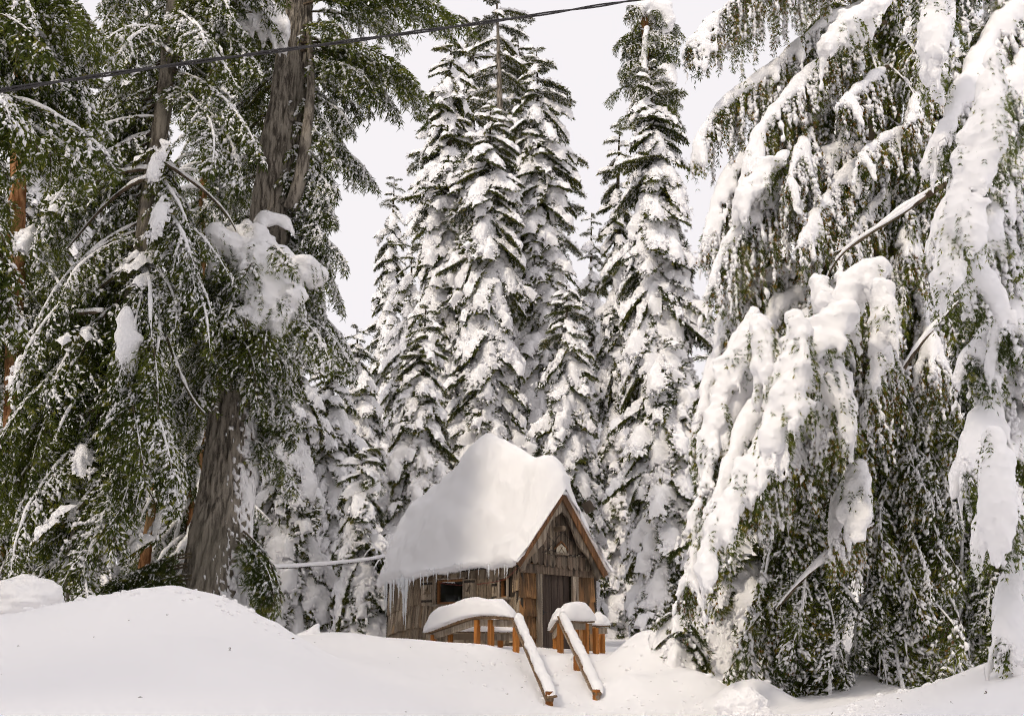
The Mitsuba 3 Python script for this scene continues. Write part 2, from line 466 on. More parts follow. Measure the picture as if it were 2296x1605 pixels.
# corner boards and shakes of the door wall
for s0, s1, n in ((0.0, door[0] - 0.17, 3), (door[2] + 0.2, WF, 3)):
    left = s0 == 0.0
    lines = [1282, 1340, 1382, 1430, 1480] if left else [1282, 1350, 1408, 1470]
    zz = [sz(FRONT, 1190 if left else 1310, y)[1] for y in lines]
    zz[0] = zg + 0.05
    edges = np.linspace(s0, s1, n + 1)
    for c in range(len(zz) - 1):
        for e in range(n):
            shake(FRONT, edges[e] + .004, edges[e + 1] - .004, zz[c + 1], zz[c] + 0.05, f'brown_shake_{sr.integers(2)}', sr)
part(cabin, 'lintel', beam(W0 + UF * -0.01 + NF * .03 + Z3 * (zg - 0.03), RC + UF * 0.01 + NF * .03 + Z3 * (zg - 0.03 - 0.0), 0.05, 0.20), 'gable_wood_2')
for s, w in ((door[0] - 0.085, 0.15), (door[2] + 0.055, 0.10), (door[2] + 0.155, 0.085)):
    part(cabin, 'door_post', beam(W0 + UF * s + NF * .02 + Z3 * dz0, W0 + UF * s + NF * .02 + Z3 * (zg - 0.13), w, 0.07, up=NF), 'grey_wood')
dk = thing  # (kept short below)
# the door: planks set back in the opening, with a handle
dkey = numbered(cabin + '__door')
nb = 5
ed = np.linspace(door[0] + 0.01, door[2] - 0.01, nb + 1)
for i in range(nb):
    a = W0 + UF * (ed[i] + ed[i + 1]) / 2 - NF * (0.07 + 0.004 * (i % 2))
    part(dkey, 'plank', beam(a + Z3 * dz0, a + Z3 * (door[3] - 0.02), ed[i + 1] - ed[i] - 0.004, 0.04, up=NF, ch=.006), 'door_wood')
hz = sz(FRONT, 1218, 1372)
part(dkey, 'handle', cat([boxm(W0 + UF * (door[0] + 0.07) - NF * 0.03 + Z3 * hz[1], (0.018, 0.012, 0.05), np.stack([UF, NF, Z3], 1)),
                          tube([W0 + UF * (door[0] + 0.07) - NF * .02 + Z3 * hz[1], W0 + UF * (door[0] + 0.07) + NF * .03 + Z3 * hz[1], W0 + UF * (door[0] + 0.15) + NF * .035 + Z3 * hz[1]], .009, 6)]), 'iron', 30)

# gable boards with pointed lower ends
gb = np.linspace(0.10, WF - 0.02, 13)
gl = course_z(FRONT, [(1175, 1262), (1250, 1275), (1335, 1284)])
gap = 0.17


def roof_line(s):
    return (ze_l + (za - ze_l) * s / sa if s < sa else ze_r + (za - ze_r) * (WF - s) / (WF - sa)) - gap


for i in range(12):
    a, b = gb[i] + .004, gb[i + 1] - .004
    mid, w = (a + b) / 2, b - a
    z0 = gl(mid) + 0.01 * sr.normal()
    tl, tr = roof_line(a) + .10, roof_line(b) + .10
    pts = [(a, z0 + 0.075), (a + w * .28, z0 + .01), (mid, z0), (b - w * .28, z0 + .01), (b, z0 + 0.075)]
    if tr > z0 + .12 or tl > z0 + .12:
        pts += [(b, max(tr, z0 + .1))] + ([(sa, za - gap)] if a < sa < b else []) + [(a, max(tl, z0 + .1))]
        P = Polygon(pts).buffer(0)
        part(cabin, 'gable_board', cat([prism(P, (W0 + NF * (0.055 + 0.012 * (i % 2) + sr.uniform(0, .004)), UF, Z3, NF), 0.025)]), f'gable_wood_{sr.integers(3)}')

# bargeboards: a straight outer board and a wavy bark-edged slab behind it
for side, (bx, by) in enumerate(((1158, 1262), (1363, 1287))):
    e = hit(bx, by, W0 + NF * 0.32, NF)
    se, zee = float((e - W0) @ UF), e[2]
    d = np.array([se - sa, zee - za]); Ls = np.linalg.norm(d); d /= Ls
    nrm = np.array([d[1], -d[0]]) * (1 if side == 0 else -1)
    if nrm[1] > 0:
        nrm = -nrm
    wd = 0.13 if side == 0 else 0.16
    c0 = np.array([sa, za])
    top_in = c0 + np.array([0, nrm[1] and wd / nrm[1] * 1.0])
    q = [c0, c0 + d * Ls, c0 + d * (Ls - .02) + nrm * wd, np.array([sa, za - wd / abs(nrm[1])])]
    part(cabin, 'bargeboard', prism(Polygon(q).buffer(0), (W0 + NF * 0.30, UF, Z3, NF), 0.035), 'barge_wood')
    u = np.linspace(0.02, 0.97, 26)
    wv = 0.25 + 0.06 * np.sin(u * 13 + side) + 0.05 * (noise(np.stack([u * 9, u * 0 + side, u * 0], 1)) - .5)
    inner = [c0 + d * Ls * uu + nrm * (wd * .3 + w2) for uu, w2 in zip(u, wv)]
    inner = [p if (p[0] < sa - .005) == (side == 0) else np.array([sa + (-.006 if side == 0 else .006), p[1]]) for p in inner]
    outer = [c0 + d * Ls * uu + nrm * wd * .3 for uu in u[::-1]]
    P = Polygon(inner + outer).buffer(0)
    part(cabin, 'slab_trim', cat([prism(g, (W0 + NF * (0.225 + .004 * side), UF, Z3, NF), 0.06) for g in getattr(P, 'geoms', [P])]), 'grey_wood' if side == 0 else 'gable_wood_1')
    # roof slope under the snow
    ox = c0 + nrm * 0.02
    V = [W0 + UF * p[0] + Z3 * p[1] + NF * f for f in (0.296, -4.9) for p in (c0 + nrm * .012, c0 + d * (Ls - .01) + nrm * .012, c0 + d * (Ls - .01) + nrm * .07, np.array([sa, za - .10]))]
    Fq = [[0, 1, 5, 4], [1, 2, 6, 5], [2, 3, 7, 6], [3, 0, 4, 7], [0, 3, 2, 1], [4, 5, 6, 7]]
    if side:
        part(cabin, 'roof', (np.array(V), np.array(Fq)), 'dark_wood')
    if side == 0:
        EL = (se, zee)
    else:
        ER = (se, zee)
# log end under the apex
lc = hit(1263, 1131 * 1.0 + 52 * 0.96, W0 + NF * .31, NF)
lc = hit(1262, 1184, W0 + NF * .31, NF)
part(cabin, 'ridge_log', tube([lc + NF * .05, lc + NF * 0.03, lc - NF * .28], [.052, .06, .06], 14), 'grey_wood', 40)

# windows
for i, h in holes.items():
    A, e, n, L = SIDES[i]
    wk = numbered(cabin + '__window')
    M = (A - n * 0.03, e, Z3, n)
    o = 0.045 if i == 1 else 0.03
    part(wk, 'frame', prism(sbox(*h).difference(sbox(h[0] + o, h[1] + o, h[2] - o, h[3] - o)), (A - n * .09, e, Z3, n), 0.07), 'frame_wood')
    part(wk, 'pane', (np.array([A + e * s + Z3 * z - n * .06 for s, z in ((h[0] + o, h[1] + o), (h[2] - o, h[1] + o), (h[2] - o, h[3] - o), (h[0] + o, h[3] - o))]), np.array([[0, 1, 2], [0, 2, 3]])), 'pane_glass')
    for s in ((h[0] - .03, h[2] + .03) if i == 1 else (h[2] + .03, h[0] - .03)):
        part(wk, 'casing', beam(A + e * s + n * .02 + Z3 * (h[1] - .01), A + e * s + n * .02 + Z3 * (h[3] + .05), .055, .05, up=n), 'grey_wood')
    part(wk, 'sill', beam(A + e * (h[0] - .12) + n * .045 + Z3 * (h[1] - .035), A + e * (h[2] + .12) + n * .045 + Z3 * (h[1] - .025), .11, .045), 'grey_wood')
    part(wk, 'head', beam(A + e * (h[0] - .08) + n * .03 + Z3 * (h[3] + .02), A + e * (h[2] + .08) + n * .03 + Z3 * (h[3] + .02), .06, .03), 'grey_wood')


def shutter(fc, x0, y0, x1, y1):
    A, e, n, L = fc
    s0, z0, s1, z1 = rect(fc, x0, y0, x1, y1)
    w, h = s1 - s0, z1 - z0
    cx, cz = (s0 + s1) / 2, z0 + h * .36
    tw = w * .36
    tree = Polygon([(cx - tw * .13, cz), (cx + tw * .13, cz), (cx + tw * .13, cz + h * .10), (cx + tw, cz + h * .10), (cx + tw * .3, cz + h * .24), (cx + tw * .55, cz + h * .24), (cx, cz + h * .42), (cx - tw * .55, cz + h * .24), (cx - tw * .3, cz + h * .24), (cx - tw, cz + h * .10), (cx - tw * .13, cz + h * .10)])
    k = numbered(cabin + '__shutter')
    for a, b in ((s0, cx - .002), (cx + .002, s1)):
        part(k, 'plank', cat([prism(g, (A + n * .03, e, Z3, n), 0.028) for P in [sbox(a, z0, b, z1).difference(tree)] for g in getattr(P, 'geoms', [P])]), 'shake_wood_2')
    for f in (.17, .88):
        part(k, 'batten', beam(A + e * (s0 + w * .08) + n * .072 + Z3 * (z0 + h * f), A + e * (s1 - w * .08) + n * .072 + Z3 * (z0 + h * f), .03, .05), 'dark_wood')


shutter(SIDES[1], 948, 1302, 975, 1357)
shutter(SIDES[1], 1043, 1297, 1070, 1350)
shutter(SIDES[0], 1108, 1306, 1120, 1346)
# dark flue box beyond the right slope
fb = at(1319, 1136, 26.5)
part(cabin, 'flue_box', cat([boxm(fb, (.09, .09, .13), trimesh.transformations.rotation_matrix(-.5, [0, 1, 0])[:3, :3] @ trimesh.transformations.rotation_matrix(.6, [0, 0, 1])[:3, :3])]), 'dark_wood')
# deck floor
part(cabin, 'deck', prism(Polygon([(-1.8, -.06), (WF + .1, -.06), (WF + .1, 0), (-1.8, 0)]), (W0 + Z3 * (GZ - .25) + NF * .05, UF, Z3, NF), 1.5), 'dark_wood')

# ornament on the gable: a small framed triangle on a shelf
orn = thing('wall_ornament', 'small cream triangular house ornament on the gable above the door', 'ornament')
oc = sz(FRONT, 1250, 1236); ob = W0 + NF * .10
(o0, oz0), (o1, oz1) = sz(FRONT, 1237, 1239), sz(FRONT, 1264, 1241)
om, oz, otop = (o0 + o1) / 2, (oz0 + oz1) / 2, sz(FRONT, 1250, 1214)[1]
part(orn, 'panel', prism(Polygon([(o0 + .03, oz), (o1 - .03, oz), (o1 - .05, oz + .12), (om, otop - .06), (o0 + .05, oz + .12)]), (ob, UF, Z3, NF), .02), 'cream_paint')
for s in (o0 - .02, o1 + .02):
    part(orn, 'rafter', beam(W0 + UF * s + NF * .115 + Z3 * (oz + .08), W0 + UF * om + NF * .115 + Z3 * otop, .03, .045, up=NF), 'barge_wood')
part(orn, 'shelf', beam(W0 + UF * (o0 - .01) + NF * .13 + Z3 * (oz - .02), W0 + UF * (o1 + .01) + NF * .13 + Z3 * (oz - .02), .07, .04), 'grey_wood')
for a in (.35, .65):
    p = om + (a - .5) * .22
    part(orn, 'lattice', beam(W0 + UF * (p + .05 * np.sign(a - .5)) + NF * .125 + Z3 * (oz + .01), W0 + UF * (om - (p - om)) + NF * .125 + Z3 * (oz + .14), .01, .012), 'rail_wood')

# strings of small lights sagging across the gable
lr = np.random.default_rng(5)
ls = thing('light_string', 'thin dark wire of fairy lights looped across the gable boards', 'string lights')
wires = []
for y0, y1, x0, x1, sag in ((1236, 1240, 1208, 1310, .10), (1200, 1238, 1222, 1300, .22), (1180, 1225, 1240, 1320, .12), (1168, 1236, 1262, 1215, .1), (1225, 1250, 1205, 1330, .06)):
    (a, za_), (b, zb_) = sz(FRONT, x0, y0), sz(FRONT, x1, y1)
    u = np.linspace(0, 1, 26)
    p = np.array([W0 + UF * (a + (b - a) * t) + NF * (.105 + .006 * lr.random()) + Z3 * (za_ + (zb_ - za_) * t - sag * 4 * t * (1 - t) + .02 * lr.normal()) for t in u])
    wires.append(tube(p, .0055, 4))
    for q in p[2::6]:
        part(ls, 'bulb', blob(q - Z3 * .015, (.012, .012, .02), 3, 1, 0), 'cream_paint')
part(ls, 'wire', cat(wires), 'cable_black')
cp = [at(1160, 1272, 23.75), at(1143, 1290, 24.1), at(1125, 1300, 24.5), at(1080, 1308, 25.0), at(1040, 1311, 25.4), at(985, 1306, 25.75)]
solo('red_cord', 'thin red cord running under the eave above the side windows', 'cord', tube(smooth_path(cp, 30), .0055, 5), 'red_plastic')

# ------------------------------------------------------------------ snow on the roof
OUT = np.array([(1345, 1075), (1325, 1040), (1285, 1026), (1240, 1025), (1205, 1027), (1165, 1003), (1130, 977), (1097, 968), (1065, 990), (1030, 1040), (960, 1108), (915, 1155), (880, 1215)], float)[::-1]
outline = PchipInterpolator(OUT[:, 0], OUT[:, 1])
wall_as = np.array([(-(p - W0) @ NF, (p - W0) @ UF) for p in (W0, W1, W2, W3)])
A_END = wall_as[-1, 0] + 0.25


def ridge_z(a):
    z = 5.0
    for _ in range(12):
        p = W0 + UF * sa - NF * a + Z3 * z
        px, py = pix(p)
        goal = float(outline(np.clip(px, OUT[0, 0], OUT[-1, 0])))
        z += (py - goal) * 25.5 / F
    return z


aa = np.linspace(-0.40, A_END, 90)
zr = np.array([ridge_z(a) for a in aa])
zr = np.minimum(zr, 7.7)
WS = PchipInterpolator(np.r_[-0.4, wall_as[1:, 0]], np.r_[EL[0], wall_as[1:, 1] - 0.30])
ez_pts = [EL[1] - .02] + [0, 0, 0]
for i, (w, px, py) in enumerate(((W1, 1092, 1277), (W2, 938, 1296), (W3, 858, 1316))):
    q = w - UF * .30
    ez_pts[i + 1] = at(px, py, q[1])[2]
EZ = PchipInterpolator(np.r_[-0.4, wall_as[1:, 0]], ez_pts)
rows = []
NQ = 64
for i, a in enumerate(aa):
    wl, ze, z1 = float(WS(a)) - sa, float(EZ(a)), zr[i]
    wr, zer = ER[0] - sa, ER[1] - 0.0
    th = 0.30 - 0.10 * np.exp(-((a + .4) / .5) ** 2)
    zt = ze + th
    pts = [(wl * .86, ze + .10), (wl * .97, ze + .0), (wl - .06, ze + .06), (wl - .10, ze + .16), (wl * .98, zt + .06)]
    for q, t in ((.80, .24), (.6, .47), (.42, .68), (.25, .87), (.1, .975)):
        pts.append((wl * q, zt + (z1 - zt) * t))
    pts.append((0, z1))
    ztr = zer + .34
    for q, t in ((.1, .975), (.25, .86), (.42, .66), (.6, .45), (.8, .22)):
        pts.append((wr * q + .10 * q, ztr + (z1 - ztr) * t))
    pts += [(wr + .14, ztr - .02), (wr + .16, zer + .12), (wr + .08, zer + .03), (wr * .9, zer + .12)]
    pts = np.array(pts)
    k = np.r_[0, np.cumsum(np.linalg.norm(np.diff(pts, axis=0), axis=1))]
    c = PchipInterpolator(k / k[-1], pts)(np.linspace(0, 1, NQ))
    # front and back ends round off towards the roof boards
    roofz = np.interp(c[:, 0], [wl, 0, wr], [ze + .05, za - .06, zer + .05])
    e = min(1, (i / 7) ** .55 * .92 + .08) * min(1, ((len(aa) - 1 - i) / 4) ** .5 + .15)
    c[:, 1] = roofz + (c[:, 1] - roofz) * e if e < 1 else c[:, 1]
    q = np.linspace(.80, -.80, 14)
    under = np.stack([np.where(q > 0, q * wr, -q * wl), 0 * q], 1)
    under[:, 1] = np.interp(under[:, 0], [wl, 0, wr], [ze + .05, za - .02, zer + .05])
    c = np.vstack([c, under])
    rows.append(W0 + UF * (sa + c[:, :1]) - NF * a + Z3 * c[:, 1:])
G = np.array(rows)
NT, NQ = NQ, NQ + 14
nrmG = unit(np.cross(np.gradient(G, axis=0), np.gradient(G, axis=1)))
if nrmG[45, 30, 2] < 0:
    nrmG = -nrmG
G[:, :NT] = (G + nrmG * (0.30 * (fbm(G * 1.0, 3, 4) - .5) + 0.09 * (fbm(G * 4, 3, 8) - .5))[..., None])[:, :NT]
ra = np.linspace(-0.296, A_END - .1, 30)
rv = [W0 + UF * x - NF * a + Z3 * z for a in ra for x, z in ((float(WS(a)) + .05, float(EZ(a)) + .02), (float(WS(a)) + .05, float(EZ(a)) + .08), (sa, za - .1), (sa, za - .16))]
rf = [[i * 4 + j, i * 4 + (j + 1) % 4, i * 4 + 4 + (j + 1) % 4, i * 4 + 4 + j] for i in range(29) for j in range(4)]
part(cabin, 'roof', (np.array(rv), np.array(rf)), 'dark_wood')
# the lower lip melts and breaks unevenly
lip = np.exp(-((np.arange(NQ) - 5) / 5.0) ** 2)[None, :]
G[..., 2] += lip * 0.26 * (fbm(G * np.array([2.2, 2.2, 2.2]), 3, 2) - .5)
n, m = G.shape[:2]
i, j = np.meshgrid(np.arange(n - 1), np.arange(m), indexing='ij')
k2 = (j + 1) % m
q = np.stack([i * m + j, i * m + k2, (i + 1) * m + k2, (i + 1) * m + j], -1).reshape(-1, 4)
f = np.vstack([q[:, [0, 1, 2]], q[:, [0, 2, 3]]])
top_i = np.arange(2, NT - 2); bot_i = NT + 13 - np.round((top_i - 2) / (NT - 5) * 13).astype(int)
v = G.reshape(-1, 3)
caps = []
for r in (0, n - 1):
    for a, b, a2, b2 in zip(top_i[:-1], bot_i[:-1], top_i[1:], bot_i[1:]):
        caps += [[r * m + a, r * m + a2, r * m + b2], [r * m + a, r * m + b2, r * m + b]]
f = np.vstack([f, np.array(caps)])
part(cabin, 'roof_snow', (v, f), 'snow', True)
labels[cabin + '__roof_snow'] = {'label': 'thick smooth peaked blanket of snow over the whole cabin roof'}

# icicles under the long eave
ir = np.random.default_rng(12)


def icicle(top, ln, r):
    u = np.linspace(0, 1, 9)
    p = top - Z3 * (u * ln)[:, None] + ir.normal(0, .004, (9, 3)) * u[:, None]
    rad = 1.35 * r * (1 - u) ** .8 * (1 + .22 * np.sin(u * 21 + ir.random() * 6)) + .0012
    k = thing('icicle', 'thin pale icicle hanging from the snowy eave over the side wall', 'icicle', 'icicles along the side eave')
    scene[k] = mikit.ply(tube(p, rad, 7), 'ice', True)


lipc = G[:, 5:9].mean(1)
for px, ln, r in [(864, .75, .02), (871, .9, .022), (878, .8, .025), (884, .95, .02), (890, .7, .02)] + \
        [(922 - 880 + 880, 1.25, .035)] + [(900 + 3.2 * i, ln, r) for i, (ln, r) in enumerate([(.30, .02), (.55, .03), (.40, .025), (1.15, .045), (.6, .035), (.45, .03), (.35, .028), (.80, .04), (.3, .02), (.2, .018), (.28, .02), (.16, .015), (.30, .02), (.2, .016)])] + \
        [(px, ir.uniform(.05, .22) + (.25 if ir.random() < .25 else 0), ir.uniform(.009, .018)) for px in np.arange(950, 1150, 3.6)]:
    pxs = pix(lipc)[0]
    i = int(np.argmin(np.abs(pxs - px - ir.normal(0, .5))))
    c = G[i, 3:7][np.argmin(G[i, 3:7, 2])] + UF * ir.uniform(.02, .12)
    icicle(c + Z3 * .05, ln, r)


# ------------------------------------------------------------------ railings of the stairs and the small deck
def zsnow(p):
    return float(ground(np.array([p[0]]), np.array([p[1]]))[0])


def snow_on(owner, pts, w, h, seed, n=40):
    """loaf of snow lying along a rail"""
    c = smooth_path(pts, n) if len(pts) > 2 else np.linspace(pts[0], pts[1], n)
    t = unit(np.gradient(c, axis=0)); side = unit(np.cross(t, Z3)); up = Z3
    u = np.linspace(0, 1, n)
    L = np.linalg.norm(np.diff(c, axis=0), axis=1).sum()
    endf = np.clip(np.minimum(u, 1 - u) * L / (h * .8), 0, 1) ** .5 * .97 + .03
    a = np.linspace(-.06, 1.06, 15) * np.pi
    prof = np.stack([-np.cos(a) * w / 2 * (1 + .10 * np.sin(a)), np.maximum(np.sin(a), -.05) ** 1.0 * h], 1)
    prof[:, 1] = np.where(np.sin(a) > 0, np.sin(np.clip(a, 0, np.pi)) ** .75 * h, -0.02)
    hh = h * (0.85 + .4 * (noise(np.stack([u * L * 1.6, u * 0 + seed, u * 0], 1)) - .3))
    v = c[:, None] + side[:, None] * prof[None, :, :1] * (0.6 + .4 * endf)[:, None, None] + up * (prof[None, :, 1:] * (hh / h * endf)[:, None, None])
    v = v + unit(v - c[:, None] - up * .02) * (.07 * (fbm(v * 5, 3, seed) - .5))[..., None]
    m = 15
    i, j = np.meshgrid(np.arange(n - 1), np.arange(m), indexing='ij'); k = (j + 1) % m
    q = np.stack([i * m + j, i * m + k, (i + 1) * m + k, (i + 1) * m + j], -1).reshape(-1, 4)
    f = np.vstack([q[:, [0, 1, 2]], q[:, [0, 2, 3]]])
    vv = np.vstack([v.reshape(-1, 3), v[0].mean(0)[None], v[-1].mean(0)[None]])
    js = np.arange(m); k = (js + 1) % m
    f = np.vstack([f, np.stack([js, js * 0 + n * m, k], 1), np.stack([(n - 1) * m + js, (n - 1) * m + k, js * 0 + n * m + 1], 1)])
    part(owner, 'snow', (vv, f[:, ::-1]), 'snow', True)


def rail(key, p, q, name='top_rail', under=True):
    part(key, name, beam(p, q, .15, .045), 'rail_wood')
    if under:
        t = unit(q - p)
        part(key, 'rail', beam(p - Z3 * .10 + t * .03, q - Z3 * .10 - t * .03, .045, .13), 'grey_wood')


def post(key, p, w=.10):
    g = zsnow(p)
    part(key, 'post', beam(np.array([p[0], p[1], g - .4]), p - Z3 * .025, w, w, up=UF), 'post_wood')


LA, LB, LC = at(1066, 1383, 22.4), at(961, 1419, 24.0), at(1157, 1386, 21.6)
l1 = thing('deck_railing', 'left deck railing of orange posts and grey rails beside the stairs', 'railing')
rail(l1, LB, LA); rail(l1, LA + UF * .0, LC)
for p in (at(1070, 1386, 22.3), at(1101, 1386, 22.05), at(1157, 1389, 21.65), at(972, 1420, 23.8)):
    post(l1, p)
IA, IB = at(1000, 1415, 23.6), at(1160, 1417, 22.9)
b1 = thing('snowy_bench', 'low brown plank bench behind the left deck railing', 'bench')
rail(b1, IA, IB, 'seat')
for p in (at(1010, 1418, 23.5), at(1122, 1418, 23.1)):
    part(b1, 'leg', beam(p * [1, 1, 0] + Z3 * (zsnow(p) - .3), p - Z3 * .03, .09, .09, up=UF), 'post_wood')
RA, RB = at(1258, 1391, 22.7), at(1328, 1393, 23.3)
r1 = thing('deck_railing', 'right deck railing of orange posts beside the cabin door', 'railing')
rail(r1, RA, RB); R0 = at(1240, 1415, 23.9); rail(r1, R0, RA - UF * .02)
RD, RE = at(1322, 1403, 23.6), at(1362, 1402, 23.9)
rail(r1, RD, RE)
for p in (at(1256, 1394, 22.75), at(1313, 1394, 23.2), at(1335, 1404, 23.5), at(1349, 1404, 24.2), at(1291, 1400, 23.9), at(1246, 1416, 23.8)):
    post(r1, p)
h1 = thing('stair_handrail', 'left sloping handrail running down beside the buried stairs', 'handrail')
HA, HB = at(1156, 1391, 21.5), at(1232, 1568, 17.3)
part(h1, 'rail', beam(HA, HB, .13, .05), 'rail_wood')
part(h1, 'post', beam(at(1231, 1545, 17.4) - Z3 * .4, at(1231, 1549, 17.4), .09, .09, up=UF), 'post_wood')
part(h1, 'end_block', beam(at(1226, 1563, 17.3), at(1247, 1560, 17.35), .10, .035), 'rail_wood')
h2 = thing('stair_handrail', 'right sloping handrail running down beside the buried stairs', 'handrail')
HC, HD = at(1257, 1392, 22.6), at(1340, 1568, 18.1)
part(h2, 'rail', beam(HC, HD, .06, .13), 'grey_wood')
part(h2, 'rail_cap', beam(HC + Z3 * .085, HD + Z3 * .085, .14, .035), 'rail_wood')
part(h2, 'post', beam(at(1337, 1585, 18.15), at(1337, 1545, 18.15), .09, .09, up=UF), 'post_wood')
part(h2, 'post', beam(at(1299, 1530, 20.4) - Z3 * .3, at(1299, 1470, 20.4), .16, .16, up=UF), 'post_wood')
up = lambda p, d=.02: p + Z3 * d
snow_on(l1, [up(LB) + (LB - LA) * .04, up(LB * .6 + LA * .4, .03), up(LA), up(LC) - UF * .03], .36, .40, 3)
snow_on(h1, [up(HA, .06) + UF * .05, up(HB, .05) + UF * .05], .16, .12, 5)
snow_on(b1, [up(IA), up(IB)], .30, .22, 6)
snow_on(r1, [up(RA) - UF * .12, up(RB) + UF * .02], .36, .34, 8)
snow_on(r1, [up(RD), up(RE)], .34, .30, 9)
snow_on(r1, [up(R0), up(RA)], .24, .26, 10)
snow_on(h2, [up(HC, .11) + UF * .05, up(HD, .10) + UF * .05], .17, .13, 11)

# ------------------------------------------------------------------ cables
cc = smooth_path([at(-60, 213, 8.0), at(250, 166, 8.6), at(700, 104, 9.6), at(1100, 49, 10.6), at(1430, 0, 11.6), at(1800, -58, 12.9)], 120)
tt = np.linspace(0, 1, 120)
sd = unit(np.cross(unit(np.gradient(cc, axis=0)), Z3)); vv = unit(np.cross(sd, np.gradient(cc, axis=0)))
oc = thing('overhead_cable', 'dark twisted pair of cables slanting across the top of the picture', 'cable')
for s in (0, np.pi):
    ph = tt * 40 + s
    part(oc, 'strand', tube(cc + (sd * np.cos(ph)[:, None] + vv * np.sin(ph)[:, None]) * .011, .0105, 8), 'cable_black', True)
sc_ = smooth_path([at(560, 1272, 21.9), at(640, 1272, 23), at(740, 1265, 24.6), at(830, 1255, 26.2), at(862, 1248, 26.9)], 80)
ck = thing('service_cable', 'cable sheathed in snow running from the big trunk to the cabin roof', 'cable')
part(ck, 'wire', tube(sc_ - Z3 * .01, .012, 6), 'cable_black', True)
part(ck, 'snow', tube(sc_ + Z3 * .035, .042, 8, disp=lambda v, a, r: .035 * (fbm(v * 5, 3, 2) - .5)), 'tree_snow', True)

# ------------------------------------------------------------------ foliage: prototypes of boughs, placed many times


def fir_bough(L, rng, snow=1.0, leaf=.10, step=.055, droop=.22):
    """a fan of twigs along +x, with cushions of snow lying on it"""
    zf = lambda x, y: .10 * x - droop * x ** 2 / L - .55 * np.abs(y) ** 1.4 / max(L, 1) ** .5
    P, D, twigs = [], [], []
    wid = lambda x: .46 * L * (np.clip(x / L, 0, 1) ** .55) * np.clip(1.04 - x / L, 0, 1) ** .75 + .05
    xs = np.arange(.10 * L, L, .085 + .02 * L)
    lines = [(np.array([0, 0.0]), np.array([L, rng.normal(0, .04 * L)]))]
    for i, x in enumerate(xs):
        for s in (-1, 1):
            w = wid(x) * rng.uniform(.75, 1.2)
            a = np.radians(rng.uniform(42, 66))
            e = np.array([x + np.cos(a) * w, s * np.sin(a) * w])
            b = np.array([x, 0])
            lines.append((b, e))
            for t in np.arange(.25, 1, .13 / max(w, .14)):
                q = b + (e - b) * t
                s2 = rng.choice([-1, 1]); a2 = np.arctan2(e[1] - b[1], e[0] - b[0]) + s2 * np.radians(rng.uniform(30, 55))
                l2 = min(.30, .5 * w) * (1.1 - t) + .05
                lines.append((q, q + np.array([np.cos(a2), np.sin(a2)]) * l2))
    for b, e in lines:
        ln = np.linalg.norm(e - b)
        n = max(2, int(ln / step))
        t = (np.arange(n) + rng.random(n)) / n
        q = b + (e - b) * t[:, None]
        dr_ = unit(np.append(e - b, 0.0))
        for s in (-1, 1):
            dd = np.tile(dr_, (n, 1)); sd_ = np.array([-dr_[1], dr_[0], 0])
            d = dd + s * sd_ * rng.uniform(.2, 1.0, (n, 1)) + np.array([0, 0, 1]) * rng.uniform(-1.15, .05, (n, 1))
            P.append(np.c_[q, zf(q[:, 0], q[:, 1]) - .05 * rng.random(n) ** 1.5]); D.append(d)
        if ln > .35:
            u = np.linspace(0, 1, 5)[:, None]
            qq = b + (e - b) * u
            twigs.append(tube(np.c_[qq, zf(qq[:, 0], qq[:, 1]) - .01], np.linspace(.008 + .006 * ln, .004, 5), 3, cap=False))
    P, D = np.vstack(P), np.vstack(D)
    fol = cat([leaves(P, D, rng.uniform(.6, 1.25, len(P)) * leaf, leaf * .27, rng)] + twigs)
    poke = rng.random(len(P)) < .14
    P[poke, 2] += rng.uniform(.04, .12 + .02 * L, int(poke.sum()))
    lift = rng.random(len(P)) < .16 + .10 * min(snow, 1)
    fr_ = leaves(P[lift] + [0, 0, .03], D[lift] * [1, 1, .5], rng.uniform(.5, 1.1, int(lift.sum())) * leaf, leaf * .40, rng)
    dm = (noise(P * np.array([5, 5, 5.0]) + 31) > .60 - .06 * min(snow, 1)) & (rng.random(len(P)) < .5)
    dw = leaf * rng.uniform(.35, .8, int(dm.sum()))
    db = dabs(P[dm] + [0, 0, .03], D[dm] * [1, 1, .3], dw * 1.7, dw, rng)
    # snow cushions
    nx, ny = max(12, int(L / (.045 + .016 * L))), max(13, int(L / (.05 + .018 * L)))
    W = .50 * L + .06
    X, Y = np.meshgrid(np.linspace(-.02, L * .99, nx), np.linspace(-W, W, ny), indexing='ij')
    pts = np.stack([X, Y, X * 0], -1)
    sd0 = int(rng.integers(1000))
    pl = 1 - (np.abs(Y) / (wid(X) * .70)) ** 2
    pl = np.minimum(pl, np.clip((L * .95 - X) / (.12 * L), -1, 1))
    pl = np.minimum(pl, np.clip((X - .07 * L) / (.15 * L), -1, 1))
    n1 = fbm(pts * (2.4 / max(L, .8) + 2.3), 2, sd0); n2 = fbm(pts * 6.5, 3, sd0 + 5)
    phi = np.arctan2(Y, X + .35 * L); rho = np.hypot(Y, X + .35 * L)
    n3 = noise(np.stack([phi * 4.2 * (1 + L * .9), rho * 1.7, X * 0], -1) + sd0)
    f = pl * .75 + 1.7 * (n1 - .68 + .13 * snow) + 2.1 * (n2 - .5) + 1.6 * (n3 - .52) * np.clip(rho / L - .2, 0, 1)
    th = np.sqrt(np.clip(f, 0, 1.3)) * (.075 + .055 * L) * (.7 + .6 * n1)
    base = zf(X, Y)
    top = np.stack([X, Y, base + th], -1).reshape(-1, 3); bot = np.stack([X, Y, base + 0 * th], -1).reshape(-1, 3)
    i, j = np.meshgrid(np.arange(nx - 1), np.arange(ny - 1), indexing='ij')
    q = np.stack([i * ny + j, (i + 1) * ny + j, (i + 1) * ny + j + 1, i * ny + j + 1], -1).reshape(-1, 4)
